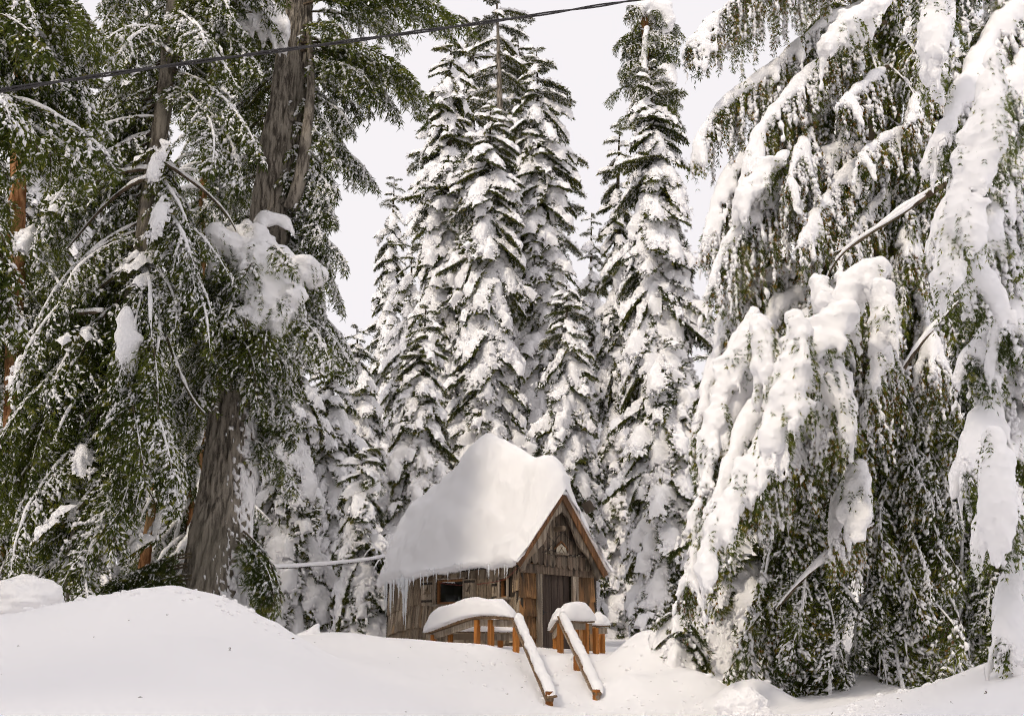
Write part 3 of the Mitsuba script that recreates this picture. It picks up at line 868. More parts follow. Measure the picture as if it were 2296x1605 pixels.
    q = q[(f.reshape(-1)[q] > 0).any(1)]
    N = nx * ny
    ff = np.vstack([q[:, [0, 1, 2]], q[:, [0, 2, 3]], q[:, [2, 1, 0]] + N, q[:, [3, 2, 0]] + N])
    sv = np.vstack([top, bot])
    used, inv = np.unique(ff, return_inverse=True)
    return fol, cat([(sv[used], inv.reshape(-1, 3)), fr_, db])


def dabs(P, D, l, w, rng):
    """small rounded dabs of snow: eight-sided, long along D"""
    n = len(P)
    D = unit(D); sd_ = unit(np.cross(D, rng.normal(size=(n, 3)))); up_ = np.cross(sd_, D)
    l = np.broadcast_to(l, (n,))[:, None]; w = np.broadcast_to(w, (n,))[:, None]
    w2 = w * rng.uniform(.6, 1.3, (n, 1))
    v = np.stack([P + D * l * .5, P + sd_ * w * .5, P + up_ * w2 * .5, P - sd_ * w * .5, P - up_ * w2 * .5, P - D * l * .5], 1).reshape(-1, 3)
    b = np.arange(n)[:, None] * 6
    return v, np.vstack([b + t for t in ([0, 1, 2], [0, 2, 3], [0, 3, 4], [0, 4, 1], [5, 2, 1], [5, 3, 2], [5, 4, 3], [5, 1, 4])])


def snow_mass(caps, h=.05, k=.05, amp=.05, fr=3.0, seed=0):
    """one smooth skin round tapering capsules (p0, p1, r0, r1), roughened by noise: surface nets over a grid of spacing h"""
    A = np.array([c[0] for c in caps]); B = np.array([c[1] for c in caps]); R0 = np.array([c[2] for c in caps]); R1 = np.array([c[3] for c in caps])
    pad = 4 * k + amp + h
    lo = np.minimum(A - R0[:, None], B - R1[:, None]).min(0) - pad
    hi = np.maximum(A + R0[:, None], B + R1[:, None]).max(0) + pad
    N = np.ceil((hi - lo) / h).astype(int) + 1
    S = np.full(N, 1e-9)
    for p, q, r0, r1 in zip(A, B, R0, R1):
        m = np.floor((np.minimum(p, q) - max(r0, r1) - 4 * k - lo) / h).astype(int).clip(0); M = np.ceil((np.maximum(p, q) + max(r0, r1) + 4 * k - lo) / h).astype(int) + 1
        M = np.minimum(M, N)
        g = [lo[i] + h * np.arange(m[i], M[i]) for i in range(3)]
        X, Y, Z = np.meshgrid(*g, indexing='ij')
        e = q - p
        t = np.clip(((X - p[0]) * e[0] + (Y - p[1]) * e[1] + (Z - p[2]) * e[2]) / (e @ e + 1e-9), 0, 1)
        d = np.sqrt((X - p[0] - t * e[0]) ** 2 + (Y - p[1] - t * e[1]) ** 2 + (Z - p[2] - t * e[2]) ** 2) - (r0 + (r1 - r0) * t)
        S[m[0]:M[0], m[1]:M[1], m[2]:M[2]] += np.exp(np.clip(-d / k, -30, 30))
    V = -k * np.log(S)
    act = np.abs(V) < amp * 1.5 + 2 * h
    ii = np.argwhere(act)
    pp = lo + ii * h
    V[act] += -amp * 2 * (fbm(pp * fr, 3, seed) - .5) - amp * .7 * (noise(pp * fr * 4.6, seed + 9) - .5)
    neg = V < 0
    cn = np.zeros(N - 1, int)
    cor = [(i, j, l) for i in (0, 1) for j in (0, 1) for l in (0, 1)]
    sl = lambda o: tuple(slice(o[x], N[x] - 1 + o[x]) for x in range(3))
    for o in cor:
        cn += neg[sl(o)]
    cells = np.argwhere((cn > 0) & (cn < 8))
    idx = np.full(N - 1, -1); idx[tuple(cells.T)] = np.arange(len(cells))
    acc = np.zeros((len(cells), 3)); cnt = np.zeros(len(cells))
    for x in range(3):
        for o in cor:
            if o[x] == 0:
                o2 = list(o); o2[x] = 1
                va = V[tuple((cells + o).T)]; vb = V[tuple((cells + o2).T)]
                cr = (va < 0) != (vb < 0)
                t = np.where(cr, va / np.where(va == vb, 1, va - vb), 0)
                pt = np.tile(np.array(o, float), (len(cells), 1)); pt[:, x] += t
                acc += pt * cr[:, None]; cnt += cr
    v = lo + h * (cells + acc / np.maximum(cnt, 1)[:, None])
    F_ = []
    for x in range(3):
        y, z = (x + 1) % 3, (x + 2) % 3
        sA = [slice(None)] * 3; sA[x] = slice(0, N[x] - 1); sB = [slice(None)] * 3; sB[x] = slice(1, N[x])
        e = np.argwhere(neg[tuple(sA)] != neg[tuple(sB)])
        e = e[(e[:, y] > 0) & (e[:, z] > 0) & (e[:, y] < N[y] - 1) & (e[:, z] < N[z] - 1)]
        dirn = neg[tuple(e.T)]
        q = []
        for dy, dz in ((-1, -1), (0, -1), (0, 0), (-1, 0)):
            c_ = e.copy(); c_[:, y] += dy; c_[:, z] += dz
            q.append(idx[tuple(c_.T)])
        q = np.stack(q, 1); q = np.where(dirn[:, None], q, q[:, ::-1])
        F_ += [q[:, [0, 1, 2]], q[:, [0, 2, 3]]]
    return v, np.vstack(F_)


def drips(path, radii, rng, num, ln, r, spread=.5, grav=1.0, fwd=.5):
    """capsules of a snow load along a path, with fingers of it running down on both sides"""
    caps = [(path[i], path[i + 1], radii[i], radii[i + 1]) for i in range(len(path) - 1)]
    n = len(path)
    for _ in range(num):
        i = rng.integers(0, n - 1); p = path[i] + (path[i + 1] - path[i]) * rng.random()
        t = unit(path[i + 1] - path[i]); sd_ = unit(np.cross(t, Z3) + 1e-6) * rng.choice([-1, 1])
        l = ln * rng.uniform(.35, 1.1)
        d = unit(t * fwd * rng.uniform(.2, 1.3) + sd_ * spread * rng.uniform(.2, 1.2) - Z3 * rng.uniform(.0, .3))
        u = np.linspace(0, 1, 5)
        q = p + sd_ * radii[i] * .5 + d * (l * (u - .3 * u * u))[:, None] * .8 - Z3 * (l * grav * u ** 1.5 * .8)[:, None]
        rr = r * rng.uniform(.6, 1.5) * np.interp(u, [0, .3, 1], [1.2, 1, .3])
        caps += [(q[j], q[j + 1], rr[j], rr[j + 1]) for j in range(4)]
    return caps


def drape(curve, rng, strand=.9, gap=.075, leaf=.10, step=.06, snow_r=.10, dust=.4, dab=.05, cones=0.0, out=.45, wood_r=.03, weep=1.0, mass=0, mass_h=.05, finger=.05, per=2, frost=.22, slim=.24):
    """a limb along the curve with strands of foliage hanging on both sides, dabs of snow on them and a load of snow along its top"""
    c = np.asarray(curve, float)
    s = np.r_[0, np.cumsum(np.linalg.norm(np.diff(c, axis=0), axis=1))]
    L = s[-1]
    cs = CubicSpline(s, c) if len(c) > 2 else PchipInterpolator(s, c)
    wood = [tube(cs(np.linspace(0, L, 18)), np.linspace(wood_r, .008, 18), 5)]
    P, D, SP, SD, conesP = [], [], [], [], []
    for x in np.arange(.10 * L if L > 2 else .05, L, gap):
        for sg in (-1, 1):
            xx = min(L, x + rng.uniform(0, gap))
            p = cs(xx); fw = unit(cs(xx, 1)); sdv = unit(np.cross(fw, Z3) + 1e-6)
            env = np.clip((1 - xx / L) * 2.2 + .25, 0, 1) * np.clip(xx / L * 5 + .35, 0, 1)
            ln = strand * env * rng.uniform(.35, 1.25)
            d0 = unit(fw * rng.uniform(.2, 1.1) + sg * sdv * rng.uniform(.15, 1.1) - Z3 * rng.uniform(-.15, .3))
            n = max(3, int(ln / step))
            u = (np.arange(n) + rng.random(n) * .8) / n
            we = weep * rng.uniform(.6, 1.15)
            at_ = lambda u: p + d0 * (out * ln * (u - .35 * u ** 2))[:, None] - Z3 * (ln * we * u ** 1.5 * .95)[:, None]
            q = at_(u)
            tan = unit(d0 * (out * (1 - .7 * u))[:, None] - Z3 * (we * 1.45 * u ** .5)[:, None])
            for k in range(per):
                lat = unit(np.cross(tan, sdv * sg * .5 + Z3)) * (1 if k % 2 else -1)
                P.append(q + rng.normal(0, .010, (n, 3))); D.append(tan + lat * rng.uniform(.35, 1.15, (n, 1)) + rng.normal(0, .22, (n, 3)))
            if ln > .3 and rng.random() < .35:
                wood.append(tube(at_(np.linspace(0, .9, 5)), np.linspace(.009, .003, 5), 3, cap=False))
            if cones and rng.random() < cones:
                m = u > rng.uniform(.15, .5)
                conesP.append(q[m] + rng.normal(0, .03, (int(m.sum()), 3)))
            run = noise(np.stack([u * ln * 3.3, u * 0 + rng.random() * 99, u * 0], 1)) < dust
            if run.any():
                SP.append(q[run] + unit(d0 * [1, 1, 0] + 1e-9) * .012 + Z3 * .02 + rng.normal(0, .014, (int(run.sum()), 3))); SD.append(tan[run] + rng.normal(0, .35, (int(run.sum()), 3)))
    P, D = np.vstack(P), np.vstack(D)
    fol = leaves(P, D, rng.uniform(.6, 1.5, len(P)) * leaf, leaf * slim, rng)
    fm = rng.random(len(P)) < frost
    sn = [leaves(P[fm] + [0, 0, .018], D[fm], rng.uniform(.5, 1.0, int(fm.sum())) * leaf, leaf * .36, rng)]
    if SP:
        SP, SD = np.vstack(SP), np.vstack(SD)
        w = dab * rng.uniform(.5, 1.35, len(SP)) * (.55 + 1.1 * noise(SP * 3.1))
        sn.append(dabs(SP, SD, w * rng.uniform(1.2, 2.6, len(SP)), w, rng))
    if snow_r > 0:
        ns = max(8, int(L / .14))
        u = np.linspace(.02, .985, ns)
        q = cs(u * L)
        lum = fbm(q * 1.9 + rng.random() * 40, 2)
        rr = snow_r * np.clip(u * 6 + .3, 0, 1) * np.clip((1 - u) * 3.2, .15, 1) ** .7 * np.clip(.1 + 1.8 * lum, .12, 2.0)
        q = q + Z3 * (rr * .6)[:, None]
        if mass:
            sn.append(snow_mass(drips(q, rr, rng, int(mass * L), strand * .75, finger), h=mass_h, k=mass_h * .9, amp=.035 + .18 * snow_r, fr=3.2, seed=int(rng.integers(99))))
        else:
            q2 = cs(np.linspace(.02, .985, ns * 2) * L); r2 = np.interp(np.linspace(0, 1, ns * 2), np.linspace(0, 1, ns), rr)
            gapm = (noise(q2 * 2.6 + 7) > .36)
            sn.append(tube(q2 + Z3 * (r2 * .6)[:, None], np.where(gapm, r2, .004), 7, disp=lambda v, a, r: (r2 * .6)[:, None] * (fbm(v * 6, 2, 7) - .5) * 2))
    con = None
    if conesP:
        Q = np.vstack(conesP)
        con = leaves(Q, np.tile([0, 0, -1.0], (len(Q), 1)) + rng.normal(0, .3, (len(Q), 3)), .05, .032, rng)
    return fol, cat(sn) if sn else None, cat(wood), con


def group(name, parts):
    scene[name] = {'type': 'shapegroup', **{k: shape(m, mt, sm) for k, m, mt, sm in parts if m is not None}}
    return name


pr = np.random.default_rng(100)
PROTO = {}
for kind, leafm, snow in (('fir', 'fir_needles', .75), ('dusted', 'fir_needles', .1), ('laden', 'fir_needles', 1.25)):
    PROTO[kind] = []
    for L in (.55, 1.1, 1.9, 2.9):
        for k in range(2 if L < 2 else 3):
            fol, sn = fir_bough(L, pr, snow, leaf=.10 if L < 1 else .13, step=.045 if L < 1.5 else .062 if L < 2 else .082)
            PROTO[kind].append((L, group(f'proto_{kind}_{L}_{k}'.replace('.', 'p'), [('needles', fol, leafm, False), ('snow', sn, 'tree_snow', True)])))


PROTO['coarse'] = []
fol, sn = fir_bough(1.1, pr, 1.2, leaf=.14, step=.12)
PROTO['coarse'].append((1.1, group('proto_coarse', [('needles', fol, 'fir_needles', False), ('snow', sn, 'tree_snow', True)])))


def arch(L, lift, drop, rng):
    u = np.linspace(0, 1, 7)
    return np.stack([L * u * (1 - .12 * u ** 2), .06 * L * np.sin(u * 3 + rng.random() * 3) * u, L * (lift * u - drop * u ** 2.0)], 1)


for kind, leafm, kw in (('hemlock', 'hemlock_needles', dict(strand=.80, snow_r=.03, dust=.48, dab=.046, gap=.085, frost=.27, out=.95, weep=.55)),
                        ('bare', 'hemlock_needles', dict(strand=.50, snow_r=.03, dust=.52, dab=.04, gap=.11, out=.95, weep=.5, frost=.15)),
                        ('dark', 'hemlock_needles', dict(strand=.85, snow_r=.012, dust=.26, dab=.036, gap=.075, frost=.10, out=.95, weep=.55)),
                        ('cedar', 'cedar_needles', dict(strand=1.0, snow_r=.022, dust=.46, dab=.055, gap=.070, cones=.16, frost=.10)),
                        ('young', 'young_needles', dict(strand=.5, snow_r=.06, dust=.42, dab=.05, gap=.085))):
    PROTO[kind] = []
    for L in (.7, 1.5, 2.6, 4.0):
        for k in range(2 if L < 2 else 3):
            k2 = dict(kw); k2['strand'] *= (.5 if L < 1 else .75 if L < 2 else 1); k2['snow_r'] *= (.5 if L < 1 else .8 if L < 2 else 1)
            fol, sn, wood, con = drape(arch(L, .12, .42, pr), pr, wood_r=.008 + .007 * L, leaf=.105 if L < 3 else .125, step=.05 if L < 3 else .058, **k2)
            PROTO[kind].append((L, group(f'proto_{kind}_{L}_{k}'.replace('.', 'p'), [('needles', fol, leafm, False), ('snow', sn, 'tree_snow', True), ('branch', wood, 'twig', True)] + ([('cones', con, 'cones', False)] if con is not None else []))))


def place(key, kind, p, az, pitch, L, rng, roll=0.0, name='bough'):
    cand = PROTO[kind]
    best = min(abs(math.log(L / c[0])) for c in cand)
    ch = [c for c in cand if abs(math.log(L / c[0])) < best + .01]
    L0, g = ch[rng.integers(len(ch))]
    sc = L / L0
    m = T().translate(np.asarray(p, float).tolist()).rotate([0, 0, 1], math.degrees(az)).rotate([0, 1, 0], -math.degrees(pitch)).rotate([1, 0, 0], math.degrees(roll)).scale([sc, sc * rng.choice([-1, 1]) * rng.uniform(.85, 1.1), sc])
    k = numbered(f'{key}__{name}')
    if 'cones' in scene[g]:
        labels[k + '__cones'] = {'kind': 'stuff'}
    scene[k] = {'type': 'instance', 'to_world': m, 'group': {'type': 'ref', 'id': g}}


def trunk_mesh(pts, radii, sides=14, n=60, ridges=.05):
    c = smooth_path(pts, n)
    r = np.interp(np.linspace(0, 1, n), np.linspace(0, 1, len(radii)), radii)
    return c, r, tube(c, r, sides, disp=lambda v, a, rr: r[:, None] * (ridges * 2 * (fbm(v * np.array([7, 7, 1.1]), 3, 3) - .5) + .10 * (fbm(v * np.array([1.4, 1.4, .5]), 2, 9) - .5)))


MIX = {'fir': ['fir'] * 5 + ['dusted'] * 4 + ['laden'], 'laden': ['laden'] * 4 + ['fir'] * 3 + ['dusted'] * 3, 'dusted': ['dusted'] * 3 + ['fir'], 'cedar': ['cedar'] * 3 + ['hemlock']}


def conifer(name, label, px0, d, px1, py1, Rpx, nb, kind='fir', seed=0, dtop=None, trunk_m='dark_bark', r0=None, prof=.75, t0=.0, t1=.97, pitch=(6, -52, -60), group_=None, az_ok=None, cats='tree', topkind=None, base_z=None, reach=1.04):
    """base under pixel column px0 at depth d; top at pixel (px1, py1); Rpx: half-width of the crown at its foot, in pixels of the 2296 frame"""
    rng = np.random.default_rng(seed + 1000)
    b = at(px0, 1440, d); b[2] = (zsnow(b) if base_z is None else base_z) - .3
    tp = at(px1, py1, dtop or d)
    key = thing(name, label, cats, group_)
    H = tp[2] - b[2]
    R = Rpx * d / F
    r0 = r0 or .012 * H + .05
    mid = (b + tp) / 2 + np.r_[rng.normal(0, .006 * H, 2), 0]
    c, r, tm = trunk_mesh([b, mid, tp], [r0 * 1.15, r0 * .7, .02], 9, 40)
    part(key, 'trunk', tm, trunk_m, True)
    nb = int(nb * (1.22 if kind in ('fir', 'laden', 'dusted') and nb > 60 else 1))
    ts = np.sort((np.arange(nb) + rng.random(nb) * .9) / nb)
    # equal steps of crown surface: more boughs where the crown is wide
    w = np.linspace(0, 1, 200); dens = .45 + w ** .6
    cdf = np.cumsum(dens); cdf /= cdf[-1]
    ts = np.interp(ts, cdf, w) * (t1 - t0) + t0
    az = rng.random() * 6
    for t in ts:
        az += 2.39996 + rng.normal(0, .25)
        if az_ok and not az_ok(t, math.sin(az), math.cos(az)):
            continue
        if math.sin(az) > .35 and rng.random() < .55:      # fewer boughs on the far side
            continue
        Rr = R * (t ** prof * (1.0 - .12 * max(0, t - .8) / .2)) * rng.uniform(.58, 1.22) * (.70 + .62 * float(noise(np.array([t * 7, math.cos(az) * 1.3 + seed, math.sin(az) * 1.3])))) + .42
        if rng.random() < .08:
            Rr *= 1.25
        pt = math.radians(np.interp(t, [0, .10, .40, 1], [pitch[0], pitch[0] * .35 + pitch[1] * .65, pitch[1], pitch[2]]) + rng.normal(0, 15))
        L = min(Rr / max(math.cos(pt), .55) * reach, 2.3)
        p = b + (tp - b) * (1 - t) + (mid - (b + tp) / 2) * (4 * t * (1 - t))
        kd = topkind if topkind and t < .35 else rng.choice(MIX[kind]) if kind in MIX else kind
        place(key, kd, p, az, pt, L, rng, rng.normal(0, .32))
    return key

# ------------------------------------------------------------------ the stand of firs behind the cabin
FG = None
conifer('fir_tree', 'tallest fir in the middle with bare upper trunk and sparse snowy boughs at the top', 1125, 47, 1112, -60, 165, 210, 'fir', 1, topkind='fir', prof=.26, pitch=(10, -30, -52), trunk_m='bark', r0=.42, az_ok=lambda t, s, c: not (.10 < t < .24 and s < -.35))
conifer('fir_tree', 'slim snowy fir left of the tallest middle fir, its pointed top beside the cable', 985, 43, 1012, 62, 170, 290, 'fir', 2, prof=.58)
conifer('fir_tree', 'snow-laden fir directly behind the peak of the cabin roof', 1105, 40, 1100, 240, 215, 280, 'laden', 3, prof=.62)
conifer('fir_tree', 'snowy fir right of the tallest middle fir with pointed top', 1238, 43, 1203, 112, 170, 290, 'fir', 4, prof=.56)
conifer('fir_tree', 'small distant spire of a fir against the sky left of centre', 868, 62, 884, 398, 85, 230, 'fir', 5, prof=.60)
conifer('fir_tree', 'short snowy fir left of the middle firs, tip at mid height beside sky gap', 805, 38, 800, 735, 95, 150, 'laden', 6, prof=.7)
conifer('fir_tree', 'snowy fir with golden tips behind the small distant spire', 915, 52, 925, 545, 115, 150, 'fir', 7, prof=.7)
conifer('fir_tree', 'distant fir tip showing in the gap right of the middle firs', 1328, 60, 1326, 478, 85, 170, 'fir', 8, prof=.65)
conifer('fir_tree', 'narrow snow-plastered fir right of the sky gap, tall and slim', 1500, 33, 1458, 150, 145, 270, 'laden', 9, topkind='laden', prof=.50, pitch=(10, -56, -66))
conifer('fir_tree', 'thin pale fir just left of the narrow snow-plastered fir', 1400, 44, 1390, 268, 75, 190, 'fir', 10, prof=.6)
conifer('fir_tree', 'full snowy fir between the tallest fir and its left neighbour, set back', 1045, 50, 1060, 40, 170, 220, 'fir', 41, prof=.5)
conifer('fir_tree', 'full snowy fir set back between the tallest fir and its right neighbour', 1170, 51, 1160, 70, 170, 220, 'fir', 42, prof=.5)
conifer('fir_tree', 'distant full fir filling the left part of the middle stand', 985, 55, 990, 190, 210, 150, 'fir', 43, prof=.5)
conifer('fir_tree', 'distant full fir filling the heart of the middle stand', 1120, 55, 1115, 130, 210, 150, 'fir', 44, prof=.5)
conifer('fir_tree', 'distant full fir filling the right part of the middle stand', 1240, 55, 1235, 210, 210, 150, 'fir', 45, prof=.5)
conifer('fir_tree', 'short dense fir below the tallest ones, left behind the cabin roof', 930, 34, 955, 690, 115, 160, 'laden', 31, prof=.75)
conifer('fir_tree', 'short dense fir behind the right end of the cabin roof', 1275, 35, 1270, 640, 110, 160, 'laden', 32, prof=.75)
conifer('fir_tree', 'snow-plastered low fir left of the cabin roof, beside the sheathed cable', 735, 33, 745, 800, 90, 150, 'laden', 33, prof=.6, pitch=(20, -50, -70))
conifer('fir_tree', 'shaded snowy fir just right of the leaning trunk, behind the green bough', 660, 31, 668, 640, 95, 190, 'laden', 34, prof=.55, pitch=(20, -52, -72))
conifer('fir_tree', 'dim snowy fir filling the gap behind the leaning trunk', 575, 36, 590, 470, 110, 190, 'laden', 35, prof=.55, pitch=(20, -48, -70))
conifer('fir_tree', 'small shaded fir left of the cabin wall under the sheathed cable', 815, 30, 812, 1010, 60, 90, 'laden', 36, prof=.6, pitch=(20, -50, -70))

# ------------------------------------------------------------------ the big leaning hemlock on the left
DL = 22.0
key = thing('hemlock_tree', 'huge leaning old tree with furrowed grey bark and a great snow pillow at mid height', 'tree')
BIG = key
tp = [(462, 1400), (482, 1310), (497, 1180), (512, 1060), (520, 950), (548, 800), (585, 650), (606, 500), (630, 330), (655, 140), (668, 0), (684, -200), (700, -420)]
tr = [74, 64, 56, 51, 47, 45, 44, 42, 40, 37, 35, 31, 26]
pts = np.array([at(x, y, DL) for x, y in tp]); rad = np.array(tr) * DL / F * 1.02
n = 520
c = smooth_path(pts, n)
ss = np.r_[0, np.cumsum(np.linalg.norm(np.diff(pts, axis=0), axis=1))]
rr = np.interp(np.linspace(0, ss[-1], n), ss, rad)


def furrow(v, a, r):
    s = v * np.array([8.0, 8.0, 0.8])
    rid = 1 - np.abs(2 * fbm(s, 3, 5) - 1) * 1.6
    big = fbm(v * np.array([1.2, 1.2, .5]), 2, 8) - .5
    fine = 1 - np.abs(2 * fbm(v * np.array([19.0, 19.0, 2.2]), 2, 15) - 1) * 1.7
    return .10 * (rid - .5) + .055 * (fine - .5) + .14 * big


part(key, 'trunk', tube(c, rr, 170, disp=furrow), 'bark', True)
# snow blown onto the right side of the lower trunk
ang = np.linspace(-1.0, 2.3, 64)
rows_ = []
for i in np.linspace(2, n * .40, 160).astype(int):
    t = unit(c[min(i + 1, n - 1)] - c[i - 1]); a = unit(np.cross(t, [0, 1, 0])); a = a if a[0] > 0 else -a; b = np.array([0, -1.0, 0])
    rows_.append(c[i] + rr[i] * (np.cos(ang)[:, None] * a + np.sin(ang)[:, None] * b))
S = np.array(rows_)
ny_, na_ = S.shape[:2]
cov = fbm(S * np.array([24, 24, 8.0]), 3, 21) + .26 * np.cos(np.clip((ang + .15) * 1.25, -1.6, 2.6))[None] - .64 + .10 * np.linspace(1, -1.2, ny_)[:, None]
core = c[np.linspace(2, n * .40, 160).astype(int)][:, None]
outw = unit(S - core)
S2 = S + outw * (.075 + .05 * np.sqrt(np.clip(cov, 0, 1)) - .10 * (cov <= 0))[..., None]
S0 = S - outw * .06
i, j = np.meshgrid(np.arange(ny_ - 1), np.arange(na_ - 1), indexing='ij')
q = np.stack([i * na_ + j, i * na_ + j + 1, (i + 1) * na_ + j + 1, (i + 1) * na_ + j], -1).reshape(-1, 4)
q = q[(cov.reshape(-1)[q] > 0).any(1)]
part(key, 'trunk_snow', (S2.reshape(-1, 3), np.vstack([q[:, [0, 1, 2]], q[:, [0, 2, 3]]])), 'tree_snow', True)
part(key, 'side_stem', tube(smooth_path([at(650, 470, DL - .6), at(668, 420, DL - .7), at(684, 330, DL - .7), at(694, 240, DL - .6), at(697, 130, DL - .5), at(690, 60, DL - .3)], 60), np.linspace(.16, .05, 60), 10, disp=lambda v, a, r: .03 * (fbm(v * 5, 3, 1) - .5)), 'bark', True)
for x, y, r in ((628, 445, .12), (600, 480, .10), (655, 262, .10)):
    p = at(x, y, DL - rr[200] * .9)
    part(key, 'knot', blob(p, (r, r * .7, r * 1.3), 5, 3, .3), 'bark', True)


def boughs(key, lst, seed, kind='hemlock'):
    """(x, y, depth, heading in degrees: 0 right, 90 away, -90 towards the camera, pitch, length, kind)"""
    rng = np.random.default_rng(seed)
    for b in lst:
        x, y, d, az, pt, L = b[:6]
        place(key, b[6] if len(b) > 6 else kind, at(x, y, d), math.radians(az), math.radians(pt), L, rng, rng.normal(0, .1))


def trunk_at(y):
    ys = np.array([p[1] for p in tp])[::-1]; xs_ = np.array([p[0] for p in tp])[::-1]
    return float(np.interp(y, ys, xs_))


lr = np.random.default_rng(55)
lst = []
# right side, against the sky: long boughs up high, shorter lower down
for y, L, pt in [(-170, 4.4, 10), (-110, 4.0, 8), (-60, 4.6, 5), (-20, 3.8, 0), (20, 4.2, -2), (60, 3.6, -6), (100, 3.3, -8), (140, 3.2, -15), (180, 2.6, -12), (225, 2.4, -20), (270, 2.7, -22), (320, 2.4, -25), (370, 2.4, -25), (420, 2.3, -28), (470, 2.6, -26), (520, 2.4, -28), (570, 2.2, -25), (610, 2.6, -22), (650, 2.9, -25), (690, 2.8, -28), (730, 2.4, -32), (790, 2.2, -38), (850, 2.0, -40)]:
    for k in range(3):
        lst.append((trunk_at(y) + 15, y + lr.normal(0, 14), DL + lr.normal(0, .2), lr.uniform(-48, 48), pt + lr.normal(0, 7), L * lr.uniform(.62, 1.05), 'hemlock' if y > 150 or k else 'dark'))
# left and far sides
for y in range(-200, 880, 34):
    for k in range(2 if y < 120 or y > 520 else lr.integers(0, 2)):
        lst.append((trunk_at(y) - 15, y + lr.normal(0, 10), DL + .2, lr.uniform(115, 205), lr.normal(-14 if y < 300 else -24, 8), lr.uniform(1.6, 3.6), lr.choice(['hemlock', 'dark', 'dark']) if y < 260 else 'hemlock'))
# dark mass left of the trunk, high up
for k in range(16):
    lst.append((lr.uniform(505, 590), lr.uniform(-80, 180), DL - lr.uniform(.2, 1.6), lr.uniform(160, 250), lr.normal(-18, 8), lr.uniform(1.3, 2.5), 'dark'))
# the skirt under the great pillow, in front of the trunk
for k in range(40):
    y = lr.uniform(535, 800)
    lst.append((trunk_at(y) + lr.uniform(-45, 45), y, DL - lr.uniform(.5, 1.3), lr.uniform(-175, -5), lr.normal(-30, 9), lr.uniform(.9, 1.8), lr.choice(['hemlock', 'hemlock', 'dark'])))
for k in range(8):
    y = lr.uniform(830, 1000); sgn = lr.choice([0, 180])
    lst.append((trunk_at(y) + (45 if sgn == 0 else -45), y, DL + lr.uniform(-.4, .4), sgn + lr.uniform(-40, 40), lr.normal(-30, 9), lr.uniform(.8, 2.0), 'hemlock'))
# green boughs sweeping out low beside the foot
for x, y, az, pt, L in [(530, 1205, -15, -38, 1.6), (545, 1190, 10, -45, 1.8), (560, 1230, -25, -42, 1.4), (550, 1260, 0, -40, 1.3), (430, 1240, 190, -20, 2.2), (420, 1262, 175, -14, 2.0), (380, 1268, 185, -8, 1.6), (430, 1290, 200, -5, 1.5)]:
    for k in range(2):
        lst.append((x, y + 8 * k, DL - .6, az + lr.normal(0, 8), pt + lr.normal(0, 4), L, 'dark'))
boughs(key, lst, 56)


def sprigs(key, vf, seed, leaf='cedar_needles', dens=34, ln=.28, size=.075):
    """ends of foliage that stick out of a load of snow, hanging from its flanks and under side"""
    rng = np.random.default_rng(seed)
    v, f = vf
    tri = v[f]; nn = np.cross(tri[:, 1] - tri[:, 0], tri[:, 2] - tri[:, 0]); ar = np.linalg.norm(nn, axis=1); nn = nn / (ar[:, None] + 1e-12)
    if (nn[:, 2] * (tri.mean(1)[:, 2] - v[:, 2].mean()) * ar).sum() < 0:
        nn = -nn
    clump = noise(tri.mean(1) * 2.4 + seed) > .46
    w = ar * (nn[:, 2] < .35) * clump
    num = int(w.sum() / 2 * dens) + 1
    i = rng.choice(len(f), num, p=w / w.sum())
    p0 = tri[i].mean(1); n0 = nn[i]
    P, D = [], []
    for k in range(6):
        u = (k + rng.random((num, 1))) / 6
        d = unit(n0 * [1, 1, .2] * (1 - .6 * u) + np.array([0, 0, -1.0]) * (.35 + .9 * u))
        q = p0 - n0 * .03 + n0 * [1, 1, 0] * (.10 * u) - Z3 * (ln * u ** 1.2) * rng.uniform(.7, 1.2, (num, 1))
        for sg in (-1, 1):
            lat = unit(np.cross(d, Z3 + .2)) * sg
            P.append(q); D.append(d + lat * rng.uniform(.3, 1.1, (num, 1)) + rng.normal(0, .2, (num, 3)))
    P, D = np.vstack(P), np.vstack(D)
    part(key, 'sprigs', leaves(P, D, rng.uniform(.6, 1.3, len(P)) * size, size * .27, rng), leaf)
    labels[USED_LAST[-1]] = {'kind': 'stuff'}


def pillow(key, pts, r, seed, name='snow_pillow', lump=.5, fr=2.2, num=None, ln=None, finger=None, h=.05, leaf=None, size=.075):
    """a load of snow: bulging along a line, running out into fingers below"""
    rng = np.random.default_rng(seed + 4000)
    c = smooth_path(pts, 9)
    rr = np.interp(np.linspace(0, 1, 9), np.linspace(0, 1, len(r)), r)
    L = np.linalg.norm(np.diff(c, axis=0), axis=1).sum()
    big = max(r)
    caps = drips(c, rr * .60, rng, num if num is not None else int(6 + 9 * L), ln or (.35 + 1.5 * big), finger or (.025 + .12 * big), spread=.6)
    for _ in range(int(8 + 8 * L)):      # lumps of separate falls
        i = rng.integers(9); p = c[i] + rng.normal(0, .55, 3) * rr[i] * [1, .6, 1]
        q = p + rng.normal(0, .3, 3) * rr[i]
        caps.append((p, q, rr[i] * rng.uniform(.2, .45), rr[i] * rng.uniform(.15, .4)))
    h = h if big > .2 else .035
    v, f = snow_mass(caps, h=h, k=.03 + .04 * big, amp=.03 + lump * .22 * big, fr=fr, seed=seed % 89)
    part(key, name, (v, f), 'snow', True)
    if leaf:
        sprigs(key, (v, f), seed, leaf, dens=34 if size > .06 else 70, size=size)


